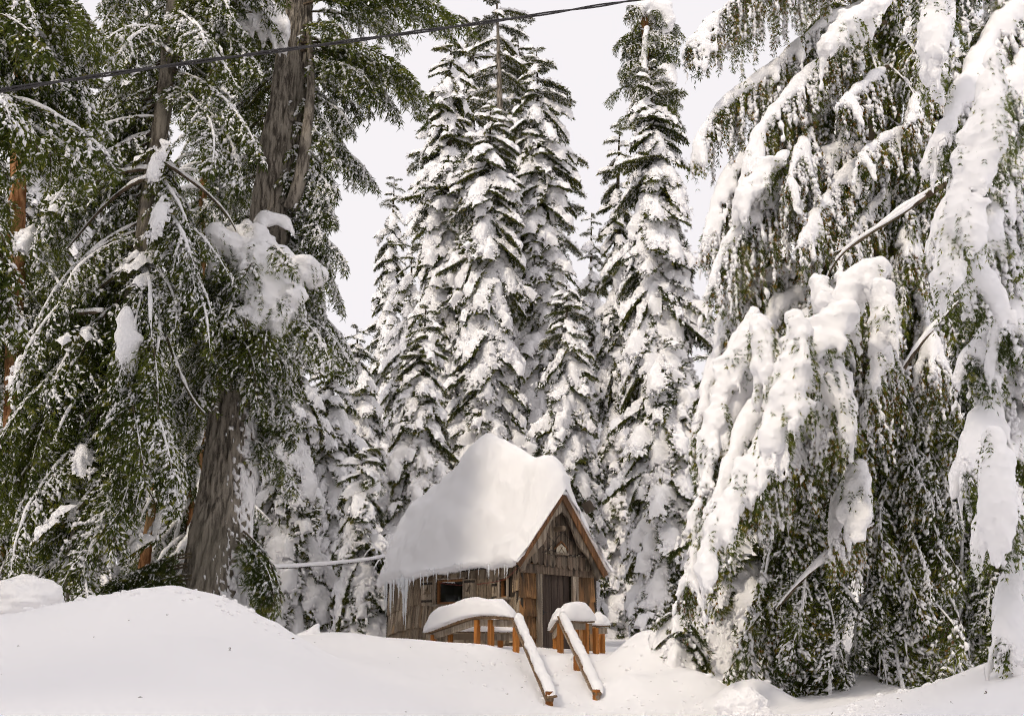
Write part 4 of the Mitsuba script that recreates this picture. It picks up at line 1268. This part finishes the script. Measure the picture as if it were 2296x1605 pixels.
pillow(key, [at(545, 540, DL - 1.0), at(572, 565, DL - 1.2), at(590, 620, DL - 1.35), at(612, 675, DL - 1.35), at(630, 745, DL - 1.25)], [.34, .62, .84, .62, .16], 3, lump=.6, fr=2.2, num=9, leaf='hemlock_needles')
pillow(key, [at(480, 590, DL - .9), at(520, 565, DL - 1.1), at(580, 575, DL - 1.2), at(640, 590, DL - 1.0), at(655, 625, DL - .9)], [.16, .42, .46, .34, .14], 4, lump=.7, fr=2.4, leaf='hemlock_needles')
pillow(key, [at(575, 497, DL - .95), at(605, 490, DL - 1.05), at(640, 497, DL - .9)], [.10, .14, .10], 5, num=3)
for x0, y0, x1, y1, r in ((560, 20, 600, 60, .22), (595, 15, 640, 60, .26), (530, 60, 560, 40, .16)):
    pillow(key, [at(x0, y0, DL - 1.2), at((x0 + x1) / 2, (y0 + y1) / 2 - 6, DL - 1.3), at(x1, y1, DL - 1.2)], [r * .6, r, r * .5], int(x0))
# a fallen-needle patch: rusty dead sprig
dead = [(640, 15, DL - 1.5, -60, -20, 1.0)]

# ------------------------------------------------------------------ other trees on the left


def leaner(name, label, line, radii, d, bark, seed, bl, n=120, sides=22, cats='tree'):
    key = thing(name, label, cats)
    pts = [at(x, y, d) for x, y in line]
    c = smooth_path(pts, n)
    r = np.interp(np.linspace(0, 1, n), np.linspace(0, 1, len(radii)), radii) * d / F
    part(key, 'trunk', tube(c, r, sides, disp=lambda v, a, t: r[:, None] * (.34 * (fbm(v * np.array([8, 8, 1.5]), 3, seed) - .5) + .2 * (fbm(v * 1.2, 2, 4) - .5))), bark, True)
    rng = np.random.default_rng(seed)
    ys = np.array([p[1] for p in line]); xs_ = np.array([p[0] for p in line]); o = np.argsort(ys)
    for y0, y1, num, azs, pts_, Ls, kinds in bl:
        for k in range(num):
            y = rng.uniform(y0, y1); a0, a1 = azs[rng.integers(len(azs))]
            place(key, kinds[rng.integers(len(kinds))], at(float(np.interp(y, ys[o], xs_[o])), y, d), math.radians(rng.uniform(a0, a1)), math.radians(rng.normal(*pts_)), rng.uniform(*Ls), rng, rng.normal(0, .12))
    return key


L2 = leaner('hemlock_tree', 'mossy leaning tree with long drooping bare-tipped boughs left of the huge trunk', [(120, 1390), (160, 1290), (205, 1150), (238, 980), (275, 800), (315, 600), (338, 430), (365, 250), (383, 90), (395, -60), (410, -260)],
            [30, 29, 27, 27, 25, 23, 22, 20, 19, 16, 12], 20.0, 'bark', 61,
            [(-250, 120, 46, [(100, 260), (-60, 40)], (-18, 9), (1.6, 3.4), ['hemlock', 'hemlock', 'bare']),
             (120, 560, 46, [(150, 235), (150, 200), (-50, -10), (60, 130)], (-30, 8), (1.6, 4.0), ['bare', 'hemlock', 'hemlock']),
             (560, 1000, 60, [(150, 240), (165, 215), (-70, -40)], (-36, 9), (1.5, 4.0), ['bare', 'hemlock', 'dark']),
             (1000, 1260, 24, [(150, 230), (-80, -50)], (-30, 9), (1.0, 2.4), ['dark', 'hemlock'])])
# long visible limbs, snow lying along them
lrng = np.random.default_rng(62)
for pts in ([(310, 570), (250, 625), (180, 680), (100, 735), (30, 760)], [(330, 400), (260, 440), (200, 500), (150, 560)], [(330, 380), (250, 395), (180, 430)], [(345, 350), (420, 400), (480, 450), (530, 520)], [(250, 880), (190, 905), (130, 915), (75, 897)], [(245, 900), (150, 960), (80, 1030), (30, 1090)], [(230, 700), (120, 720), (20, 790)], [(380, 120), (330, 100), (280, 130)], [(300, 640), (360, 720), (400, 830), (460, 930)], [(225, 1010), (300, 1060), (350, 1130)], [(215, 1080), (150, 1165), (100, 1185)]):
    q = smooth_path([at(x, y, 19.4 + .25 * k) for k, (x, y) in enumerate(pts)], 40)
    k2 = numbered(L2 + '__limb')
    part(k2, 'wood', tube(q, np.r_[np.linspace(.012, .04, 4), np.linspace(.04, .010, 36)], 7), 'twig', True)
    lum = fbm(q * 2.2, 3, 3)
    part(k2, 'snow', tube(q + Z3 * (.03 + .03 * lum)[:, None], (.05 * np.clip(.3 + 1.5 * lum, .2, 1.4)) * np.linspace(1, .3, 40), 8, disp=lambda v, a, t: .04 * (fbm(v * 6, 2, 3) - .5)), 'tree_snow', True)
pillow(L2, [at(284, 690, 18.9), at(282, 740, 18.8), at(290, 800, 18.8), at(272, 870, 18.9)], [.05, .20, .22, .07], 11, lump=.4, num=4)
for x, y, r in ((330, 1010, .06),):
    pillow(L2, [at(x + 20, y - 24, 18.8), at(x, y, 18.7), at(x - 18, y + 34, 18.8)], [r * .5, r, r * .4], int(x + y), lump=.9, fr=4.5, num=9, ln=.4, finger=.025)
mrng = np.random.default_rng(68)
for k in range(40):      # snow-loaded sprays among the others
    x, y = mrng.uniform(0, 420), mrng.uniform(20, 1230)
    place(L2, mrng.choice(['fir', 'dusted', 'dusted']), at(x, y, 19.0 + mrng.uniform(0, 1.6)), math.radians(mrng.uniform(150, 290)), math.radians(mrng.normal(-50, 10)), mrng.uniform(.5, 1.1), mrng, mrng.normal(0, .3))
leaner('hemlock_tree', 'tree with orange patched bark at the far left edge', [(20, 1440), (28, 1100), (34, 700), (40, 400), (46, 230), (52, 60), (58, -200)], [24, 23, 21, 20, 19, 17, 12], 23.0, 'orange_bark', 63,
       [(-200, 260, 34, [(120, 250), (-70, 60)], (-20, 9), (1.5, 3.2), ['hemlock', 'dark']), (380, 1150, 48, [(100, 260), (-80, 60)], (-32, 9), (1.4, 3.0), ['hemlock', 'hemlock', 'dark']), (1100, 1330, 20, [(-120, 20)], (-30, 8), (.8, 1.6), ['hemlock'])])
leaner('hemlock_tree', 'dark tree leaning in from the left edge with boughs over the cable', [(-150, 1500), (-140, 1000), (-125, 500), (-110, 100), (-100, -300)], [50, 45, 40, 36, 30], 15.5, 'dark_bark', 64,
       [(-330, 260, 40, [(-55, 45)], (-14, 9), (1.6, 3.3), ['dark', 'dark', 'hemlock']), (260, 640, 22, [(-50, 40)], (-26, 8), (1.2, 2.0), ['dark', 'hemlock'])])
conifer('fir_tree', 'bright yellow-green young tree glowing in the sun between the two big left trunks', 440, 26, 470, 130, 135, 190, 'young', 65, trunk_m='orange_bark', prof=.5, pitch=(10, -22, -38), reach=1.1)
leaner('dead_snag', 'thin orange broken trunk lit by the sun left of the huge trunk', [(316, 1360), (322, 1280), (333, 1200), (342, 1130), (350, 1075)], [15, 13, 12, 10, 6], 25.0, 'orange_bark', 66, [(1090, 1250, 4, [(150, 220), (-40, 30)], (-25, 9), (.6, 1.2), ['young'])])
conifer('fir_tree', 'sunlit young tree low down behind the orange broken trunk', 395, 29, 405, 900, 70, 80, 'young', 67, prof=.5, pitch=(10, -40, -60), reach=1.1)
BK = 'trees closing the view behind the left trunks'
conifer('fir_tree', 'snowy fir far back at the left edge', 60, 36, 50, -120, 170, 150, 'fir', 71, prof=.5)
conifer('fir_tree', 'snowy fir far back between the far left trunk and the mossy trunk', 190, 38, 170, 30, 160, 150, 'fir', 72, prof=.5)
conifer('fir_tree', 'snowy fir far back behind the mossy leaning trunk', 320, 40, 290, -80, 165, 150, 'fir', 73, prof=.5)
conifer('fir_tree', 'dark fir far back behind the young yellow-green tree', 470, 42, 520, -60, 160, 150, 'dusted', 74, prof=.5)
conifer('fir_tree', 'laden fir low behind the mossy trunk foot', 130, 30, 120, 760, 130, 150, 'laden', 75, prof=.5, pitch=(10, -45, -66))
conifer('fir_tree', 'laden fir low behind the huge trunk foot', 420, 33, 430, 720, 110, 150, 'laden', 76, prof=.5, pitch=(10, -45, -66))
b1_ = blob(at(55, 1350, 16), (.55, .5, .35), 3, 4, .35, 1.6)
solo('snow_clump', 'lumpy heap of snow on a low bush at the far left above the bank', 'snow', b1_, 'tree_snow', True)
conifer('bush', 'low dark snow-dusted bush at the far left edge above the bank', 20, 16.5, 25, 1330, 75, 40, 'hemlock', 77, cats='bush', prof=.4)

# ------------------------------------------------------------------ the snow-laden cedar on the right
CED = thing('cedar_tree', 'great drooping cedar with arching snow-loaded limbs and golden cones on the right', 'tree')
c, r, tm = trunk_mesh([at(2010, 1600, 18.8), at(2005, 900, 18.8), at(1985, 300, 18.8), at(1960, -300, 18.8)], [.42, .36, .30, .22], 20, 120)
part(CED, 'trunk', tm, 'dark_bark', True)
hr = np.random.default_rng(81)


def limb(tree, pts, d0, d1, snow_r, strand=1.1, mass=3, finger=.022, cones=.6, leaf='cedar_needles', gap=.06, out=.4, wood_r=.05, dust=.48, dab=.06, fine=.072):
    P3 = [at(x, y, d0 + (d1 - d0) * i / (len(pts) - 1)) for i, (x, y) in enumerate(pts)]
    q = smooth_path(P3, 14)
    snow_r *= .34
    fol, sn, wood, con = drape(q, hr, strand=strand * 1.1, gap=gap, leaf=fine, step=fine * .5, per=3 if fine > .06 else 4, slim=.26, snow_r=snow_r, cones=cones, out=out, wood_r=wood_r, mass=mass, mass_h=.05, finger=finger, dust=dust, dab=dab)
    k = numbered(tree + '__limb')
    part(k, 'needles', fol, leaf)
    if sn is not None:
        part(k, 'snow', sn, 'snow', True)
        sprigs(k, sn, 7, leaf, dens=22 if fine > .06 else 60, size=fine)
    part(k, 'wood', wood, 'twig', True)
    if con is not None:
        part(k, 'cones', con, 'cones')
        labels[k + '__cones'] = {'kind': 'stuff'}


for pts, d0, d1, sr_, st in [
        ([(2000, 10), (1900, 28), (1800, 95), (1700, 180), (1620, 240), (1565, 345)], 18.2, 17.2, .17, 1.3),
        ([(1985, 50), (1900, 90), (1830, 150), (1770, 215), (1705, 300), (1680, 390)], 18.0, 16.6, .20, 1.2),
        ([(1990, 150), (1940, 190), (1880, 240)], 18.0, 16.6, .12, .9),
        ([(1975, 190), (1850, 250), (1760, 310), (1680, 350), (1610, 450), (1580, 560)], 18.0, 17.0, .18, 1.3),
        ([(1980, 330), (1900, 335), (1800, 385), (1720, 460), (1640, 540), (1600, 650)], 17.9, 16.6, .22, 1.3),
        ([(1960, 350), (1880, 410), (1830, 480), (1790, 560)], 17.8, 16.0, .16, 1.1),
        ([(2080, -90), (1950, -110), (1800, -80), (1680, -20), (1590, 50), (1540, 110)], 18.2, 17.0, .10, 1.3),
        ([(2060, -150), (1900, -150), (1780, -110), (1700, -40)], 18.2, 16.5, .10, 1.2),
        ([(2080, 120), (2060, 200), (2030, 290)], 18.3, 17.0, .08, .9),
        ([(2085, 280), (2040, 285), (1980, 315), (1930, 350)], 18.3, 16.5, .13, .8),
        ([(1890, 560), (1790, 600), (1700, 640), (1640, 740), (1590, 860), (1560, 980)], 18.0, 16.9, .20, 1.4),
        ([(1850, 600), (1760, 680), (1720, 740), (1680, 850), (1610, 1000), (1565, 1140)], 17.8, 15.9, .24, 1.3),
        ([(1980, 640), (1900, 650), (1810, 720), (1760, 800), (1700, 920), (1640, 1040), (1590, 1180)], 17.6, 15.4, .32, 1.3),
        ([(1950, 620), (1900, 700), (1880, 800), (1850, 900), (1860, 980)], 17.4, 15.2, .24, 1.2),
        ([(1960, 650), (1980, 720), (1970, 820), (1950, 900)], 17.4, 15.6, .22, 1.1),
        ([(1740, 820), (1720, 930), (1690, 1030), (1690, 1120)], 16.6, 15.2, .14, 1.0),
        ([(1930, 1040), (1905, 1080), (1880, 1160), (1870, 1220)], 17.4, 16.2, .24, 1.0),
        ([(1780, 860), (1790, 950), (1780, 1050)], 16.9, 15.6, .12, 1.1),
        ([(1640, 1040), (1590, 1120), (1560, 1220), (1545, 1300)], 17.0, 16.2, .20, 1.1),
        ([(2000, 420), (1930, 500), (1900, 560)], 18.0, 16.8, .10, 1.0),
        ([(2040, 430), (2030, 520), (2035, 600)], 18.2, 17.0, .09, 1.0),
        ([(1700, 560), (1650, 640), (1620, 760)], 17.8, 17.0, .12, 1.2),
        ([(1830, 280), (1790, 340), (1770, 420)], 17.4, 16.2, .08, 1.1),
        ([(2050, 640), (2080, 740), (2090, 850)], 18.3, 17.0, .10, 1.1)]:
    limb(CED, pts, d0, d1, sr_, st)
# great pillows of snow resting on the limbs
for pts, d, r_, sd in [
        ([(1975, 600), (1930, 615), (1895, 660), (1905, 720)], 15.6, [.20, .32, .30, .12], 1),
        ([(1830, 620), (1850, 665), (1870, 720)], 15.8, [.10, .22, .16], 2),
        ([(1900, 690), (1850, 730), (1800, 770), (1780, 830)], 15.0, [.26, .42, .42, .22], 3),
        ([(1780, 720), (1790, 770), (1770, 850), (1745, 930), (1715, 990)], 14.9, [.16, .34, .44, .36, .12], 4),
        ([(1700, 720), (1712, 770), (1705, 830)], 15.2, [.10, .20, .12], 5),
        ([(1960, 640), (1985, 700), (1965, 780)], 15.4, [.16, .28, .10], 6),
        ([(1760, 940), (1700, 1030), (1640, 1120), (1600, 1200), (1575, 1270)], 15.0, [.22, .26, .24, .20, .10], 7),
        ([(1850, 800), (1880, 880), (1900, 950)], 15.1, [.20, .28, .10], 8),
        ([(1925, 1040), (1925, 1085), (1900, 1150)], 16.0, [.18, .30, .14], 9),
        ([(1990, 5), (1960, 20), (1900, 50), (1850, 105)], 16.8, [.16, .24, .20, .12], 10),
        ([(1760, 350), (1700, 400), (1660, 450)], 16.6, [.10, .20, .14], 12),
        ([(1690, 700), (1650, 790), (1610, 900), (1580, 1020)], 16.3, [.12, .24, .22, .10], 13)]:
    pillow(CED, [at(x, y, d) for x, y in pts], [q * .72 for q in r_], sd + 200, lump=1.0, fr=3.2, leaf='cedar_needles')
for pts in ([(2230, 330), (2095, 425), (2010, 480), (1930, 540), (1860, 575)], [(2200, 380), (2080, 440), (1990, 500), (1900, 560), (1850, 640)], [(2010, 860), (2050, 790), (2090, 740), (2150, 680)], [(1960, 1180), (1880, 1230), (1800, 1300), (1740, 1370)]):
    q = smooth_path([at(x, y, 16.5) for x, y in pts], 40)
    part(CED, 'bare_branch', tube(q, np.r_[np.linspace(.012, .036, 6), np.linspace(.036, .010, 34)], 9, disp=lambda v, a, t: .03 * (fbm(v * 5, 3, 3) - .5)), 'twig', True)
    lum = fbm(q * 2.2, 3, 3)
    part(CED, 'branch_snow', tube(q + Z3 * .045, .05 * np.sin(np.linspace(.15, 3, 40)) * np.clip(.1 + 1.6 * lum, .1, 1.3), 8), 'tree_snow', True)

# shorter boughs clothing its trunk
for k in range(64):
    y = hr.uniform(-120, 1150)
    place(CED, 'cedar', at(1975 + (y - 300) * .03 + hr.normal(0, 14), y, 18.5), hr.uniform(-2.9, -.2), math.radians(hr.normal(-32, 9)), hr.uniform(.9, 2.2), hr)

# the drooping trees under and behind it
RK = 'cedar'
wp = (10, -36, -58)
conifer('cedar_tree', 'thin-trunked drooping tree under the great cedar, its bare foot in the snow', 1790, 18.3, 1765, 700, 175, 150, 'cedar', 82, prof=.30, pitch=wp, t1=.90, reach=.9, az_ok=lambda t, s, c: not (t > .72 and s < -.3))
conifer('cedar_tree', 'drooping dark tree at the lower right between the cedar and the near boughs', 2010, 18.6, 2010, 760, 185, 165, 'cedar', 83, prof=.30, pitch=wp, reach=.9)
conifer('cedar_tree', 'shaded drooping tree behind the near right boughs', 2190, 19.5, 2200, 500, 170, 190, 'hemlock', 84, prof=.35, pitch=wp, reach=.9)
conifer('fir_tree', 'snow-plastered narrow fir at the cedar left edge, low down', 1640, 21, 1630, 800, 85, 150, 'laden', 85, prof=.4, pitch=(10, -52, -72))
conifer('fir_tree', 'snowy fir behind the great cedar, left half', 1690, 33, 1720, 240, 150, 160, 'fir', 86, prof=.5)
conifer('fir_tree', 'snowy fir behind the great cedar, right half', 1860, 35, 1880, -200, 170, 160, 'fir', 87, prof=.45)
conifer('fir_tree', 'dusky fir behind the near right boughs, tall', 2080, 34, 2070, -250, 170, 160, 'dusted', 88, prof=.45)
conifer('fir_tree', 'dusky fir at the far right edge', 2260, 32, 2250, -200, 160, 150, 'dusted', 89, prof=.45)
conifer('fir_tree', 'laden low fir deep behind the thin-trunked tree', 1860, 27, 1850, 900, 110, 140, 'laden', 90, prof=.4, pitch=(10, -50, -70))
conifer('sapling', 'small sapling bent under a tall cap of snow at the foot of the slim fir', 1528, 19.8, 1522, 1362, 46, 40, 'laden', 91, cats='sapling', prof=.5, pitch=(0, -55, -72), reach=1.0)

# tall old tree behind the slim fir, with a snow-loaded broken top
OLD = thing('hemlock_tree', 'broken-topped tree carrying a ball of snow behind the slim fir', 'tree')
c, r, tm = trunk_mesh([at(1462, 1440, 40), at(1455, 700, 40), at(1449, 210, 40), at(1444, 15, 40)], [.35, .28, .22, .15], 10, 60)
part(OLD, 'trunk', tm, 'orange_bark', True)
rng_ = np.random.default_rng(92)
for k in range(90):
    y = rng_.uniform(15, 260)
    place(OLD, rng_.choice(['dark', 'hemlock', 'cedar']), at(1449, y, 40), rng_.random() * 6.3, math.radians(rng_.normal(-18, 12)), rng_.uniform(1.1, 2.0), rng_)
pillow(OLD, [at(1436, 30, 39.7), at(1460, 14, 39.6), at(1488, 25, 39.5), at(1500, 60, 39.6)], [.3, .42, .48, .2], 3, lump=.2, num=2)
pillow(OLD, [at(1450, 65, 39.4), at(1445, 110, 39.4), at(1449, 190, 39.4)], [.1, .13, .1], 4)
pillow(OLD, [at(1480, 155, 39.3), at(1500, 160, 39.3), at(1510, 185, 39.3)], [.2, .3, .15], 5, lump=.3, num=3)

# ------------------------------------------------------------------ near boughs at the right edge, in shade
NEAR = thing('cedar_tree', 'nearest snow-heaped boughs hanging in at the right edge, in shade', 'tree')
c, r, tm = trunk_mesh([at(2560, 1700, 12.5), at(2540, 800, 12.5), at(2500, -300, 12.5)], [.4, .34, .26], 16, 80)
part(NEAR, 'trunk', tm, 'dark_bark', True)
for pts, d0, d1, sr_, st in [
        ([(2300, -120), (2200, -100), (2120, -20), (2080, 80), (2075, 150)], 12, 10.8, .22, .7),
        ([(2420, -60), (2290, 0), (2210, 110), (2150, 230), (2115, 330)], 12, 10.6, .20, .7),
        ([(2460, 0), (2330, 80), (2260, 200), (2190, 330), (2140, 450), (2110, 560)], 12, 10.2, .28, .7),
        ([(2460, 150), (2330, 260), (2260, 400), (2210, 540), (2190, 660)], 12, 10.2, .20, .7),
        ([(2480, 420), (2330, 480), (2280, 600), (2250, 740)], 12, 10.6, .12, .7),
        ([(2480, 620), (2340, 660), (2230, 740), (2170, 800)], 12, 10.8, .10, .8),
        ([(2460, 760), (2310, 800), (2230, 880), (2180, 980), (2165, 1060)], 12, 10.4, .12, .7),
        ([(2460, 860), (2320, 900), (2270, 1000), (2240, 1090), (2215, 1180)], 12, 10.2, .12, .7),
        ([(2480, 1080), (2340, 1130), (2290, 1230), (2265, 1340), (2262, 1440)], 12, 10.4, .09, .6),
        ([(2460, 1200), (2360, 1240), (2310, 1320), (2290, 1430)], 12, 10.6, .08, .6)]:
    limb(NEAR, pts, d0, d1, sr_ * .62, st * 1.2, leaf='hemlock_needles', fine=.05, cones=.0, finger=.024, mass=8, dust=.5)
for pts, d, r_, sd in [
        ([(2110, -40), (2100, 30), (2085, 110)], 10.2, [.16, .24, .12], 21),
        ([(2230, 130), (2200, 300), (2165, 430), (2130, 560), (2120, 640)], 9.9, [.12, .24, .28, .22, .08], 22),
        ([(2230, 970), (2230, 1060), (2215, 1160)], 9.8, [.10, .14, .05], 25)]:
    pillow(NEAR, [at(x, y, d) for x, y in pts], [q * .6 for q in r_], sd + 300, lump=1.2, fr=4.0, leaf='hemlock_needles', size=.048)
solo('snow_mound', 'pointed little mound of snow on a stump left of the cabin', 'snow', snow_mass([(at(680, 1440, 19.6), at(700, 1424, 19.6), .18, .10), (at(700, 1424, 19.6), at(712, 1402, 19.6), .10, .03), (at(705, 1440, 19.6), at(715, 1428, 19.6), .16, .06)], h=.03, k=.04, amp=.03, fr=4), 'snow', True)
solo('snow_clump', 'crumbled block of snow at the bottom right of the stairs', 'snow', blob(at(1665, 1590, 15.5), (.34, .3, .26), 5, 5, .4, 2.2), 'snow', True)
# snowy tangle of twigs where the sheathed cable meets the roof
tw = thing('snowy_twigs', 'tangle of curling snow-coated twigs at the left corner of the roof', 'twigs')
for k, pts in enumerate(([(862, 1250), (850, 1232), (835, 1228), (822, 1238), (815, 1250)], [(866, 1245), (868, 1225), (858, 1212), (846, 1216)], [(860, 1255), (868, 1268), (860, 1280)], [(845, 1240), (838, 1222), (826, 1214)], [(855, 1248), (845, 1262), (838, 1275)], [(866, 1235), (874, 1222), (868, 1208)])):
    q = smooth_path([at(x, y, 27.0 + .1 * k) for x, y in pts], 24)
    part(tw, 'twig', tube(q, np.linspace(.028, .012, 24), 7), 'tree_snow', True)

# ------------------------------------------------------------------ crumbs of snow and fallen needles lying on the banks
dbr = np.random.default_rng(301)


def lying(num, x0, x1, y0, y1, d0, d1):
    px, py, d = dbr.uniform(x0, x1, num), dbr.uniform(y0, y1, num), dbr.uniform(d0, d1, num)
    q = np.array([at(a, b, c_) for a, b, c_ in zip(px, py, d)])
    q[:, 2] = ground(q[:, 0], q[:, 1])
    return q


spots = np.vstack([lying(90, 60, 640, 1330, 1400, 12.3, 13.2), lying(160, 1380, 1760, 1480, 1600, 15.5, 20.5), lying(70, 1000, 1360, 1480, 1600, 17, 21), lying(60, 1900, 2290, 1480, 1560, 11.5, 14)])
solo('snow_crumbs', 'scattered crumbs of snow fallen on the banks', 'snow', cat([blob(p + Z3 * .006, np.array([1, .9, .7]) * abs(dbr.normal(0, .022) + .012), int(k), 1, .3) for k, p in enumerate(spots)]), 'tree_snow', True, kind='stuff')
spots = np.vstack([lying(60, 0, 2290, 1400, 1600, 8, 14), lying(70, 700, 1500, 1440, 1590, 17, 22)])
solo('fallen_needles', 'sparse brown needles and bark flakes fallen on the snow', 'needles', leaves(spots + Z3 * .006, dbr.normal(size=(len(spots), 3)) * [1, 1, .15], dbr.uniform(.02, .06, len(spots)), .012, dbr), 'twig', kind='stuff')

# ------------------------------------------------------------------ tall trees behind the camera; they shade the banks in front
WORDS = ('first', 'second', 'third', 'fourth', 'fifth', 'sixth', 'seventh', 'eighth', 'ninth', 'tenth', 'eleventh', 'twelfth', 'thirteenth', 'fourteenth', 'fifteenth', 'sixteenth', 'seventeenth', 'eighteenth')
for k, (x, y, h) in enumerate(((-30, -9, 38), (-26.5, -8, 40), (-23, -10, 38), (-20, -8, 39), (-17, -9, 30), (-14, -8, 27), (-10.5, -10, 29), (-7, -8, 27), (-3.5, -9, 27), (0, -9, 24))):
    rng = np.random.default_rng(500 + k)
    key = thing('fir_tree', f'tall fir standing behind the viewpoint, {WORDS[k]} in the rows', 'tree')
    part(key, 'trunk', tube([(x, y, -.5), (x, y, h * .5), (x, y, h)], [.4, .25, .03], 8), 'dark_bark', True)
    for i in range(75):
        t = (i + rng.random()) / 75
        place(key, 'coarse', (x, y, h - (h - 1.5) * t), rng.random() * 6.283, math.radians(-12 - 25 * t), 0.5 + 3.4 * t ** .7, rng)

# prototypes that nothing uses
_used = {d['group']['id'] for d in scene.values() if d.get('type') == 'instance'}
for _k in [k for k, d in scene.items() if d.get('type') == 'shapegroup' and k not in _used]:
    del scene[_k]
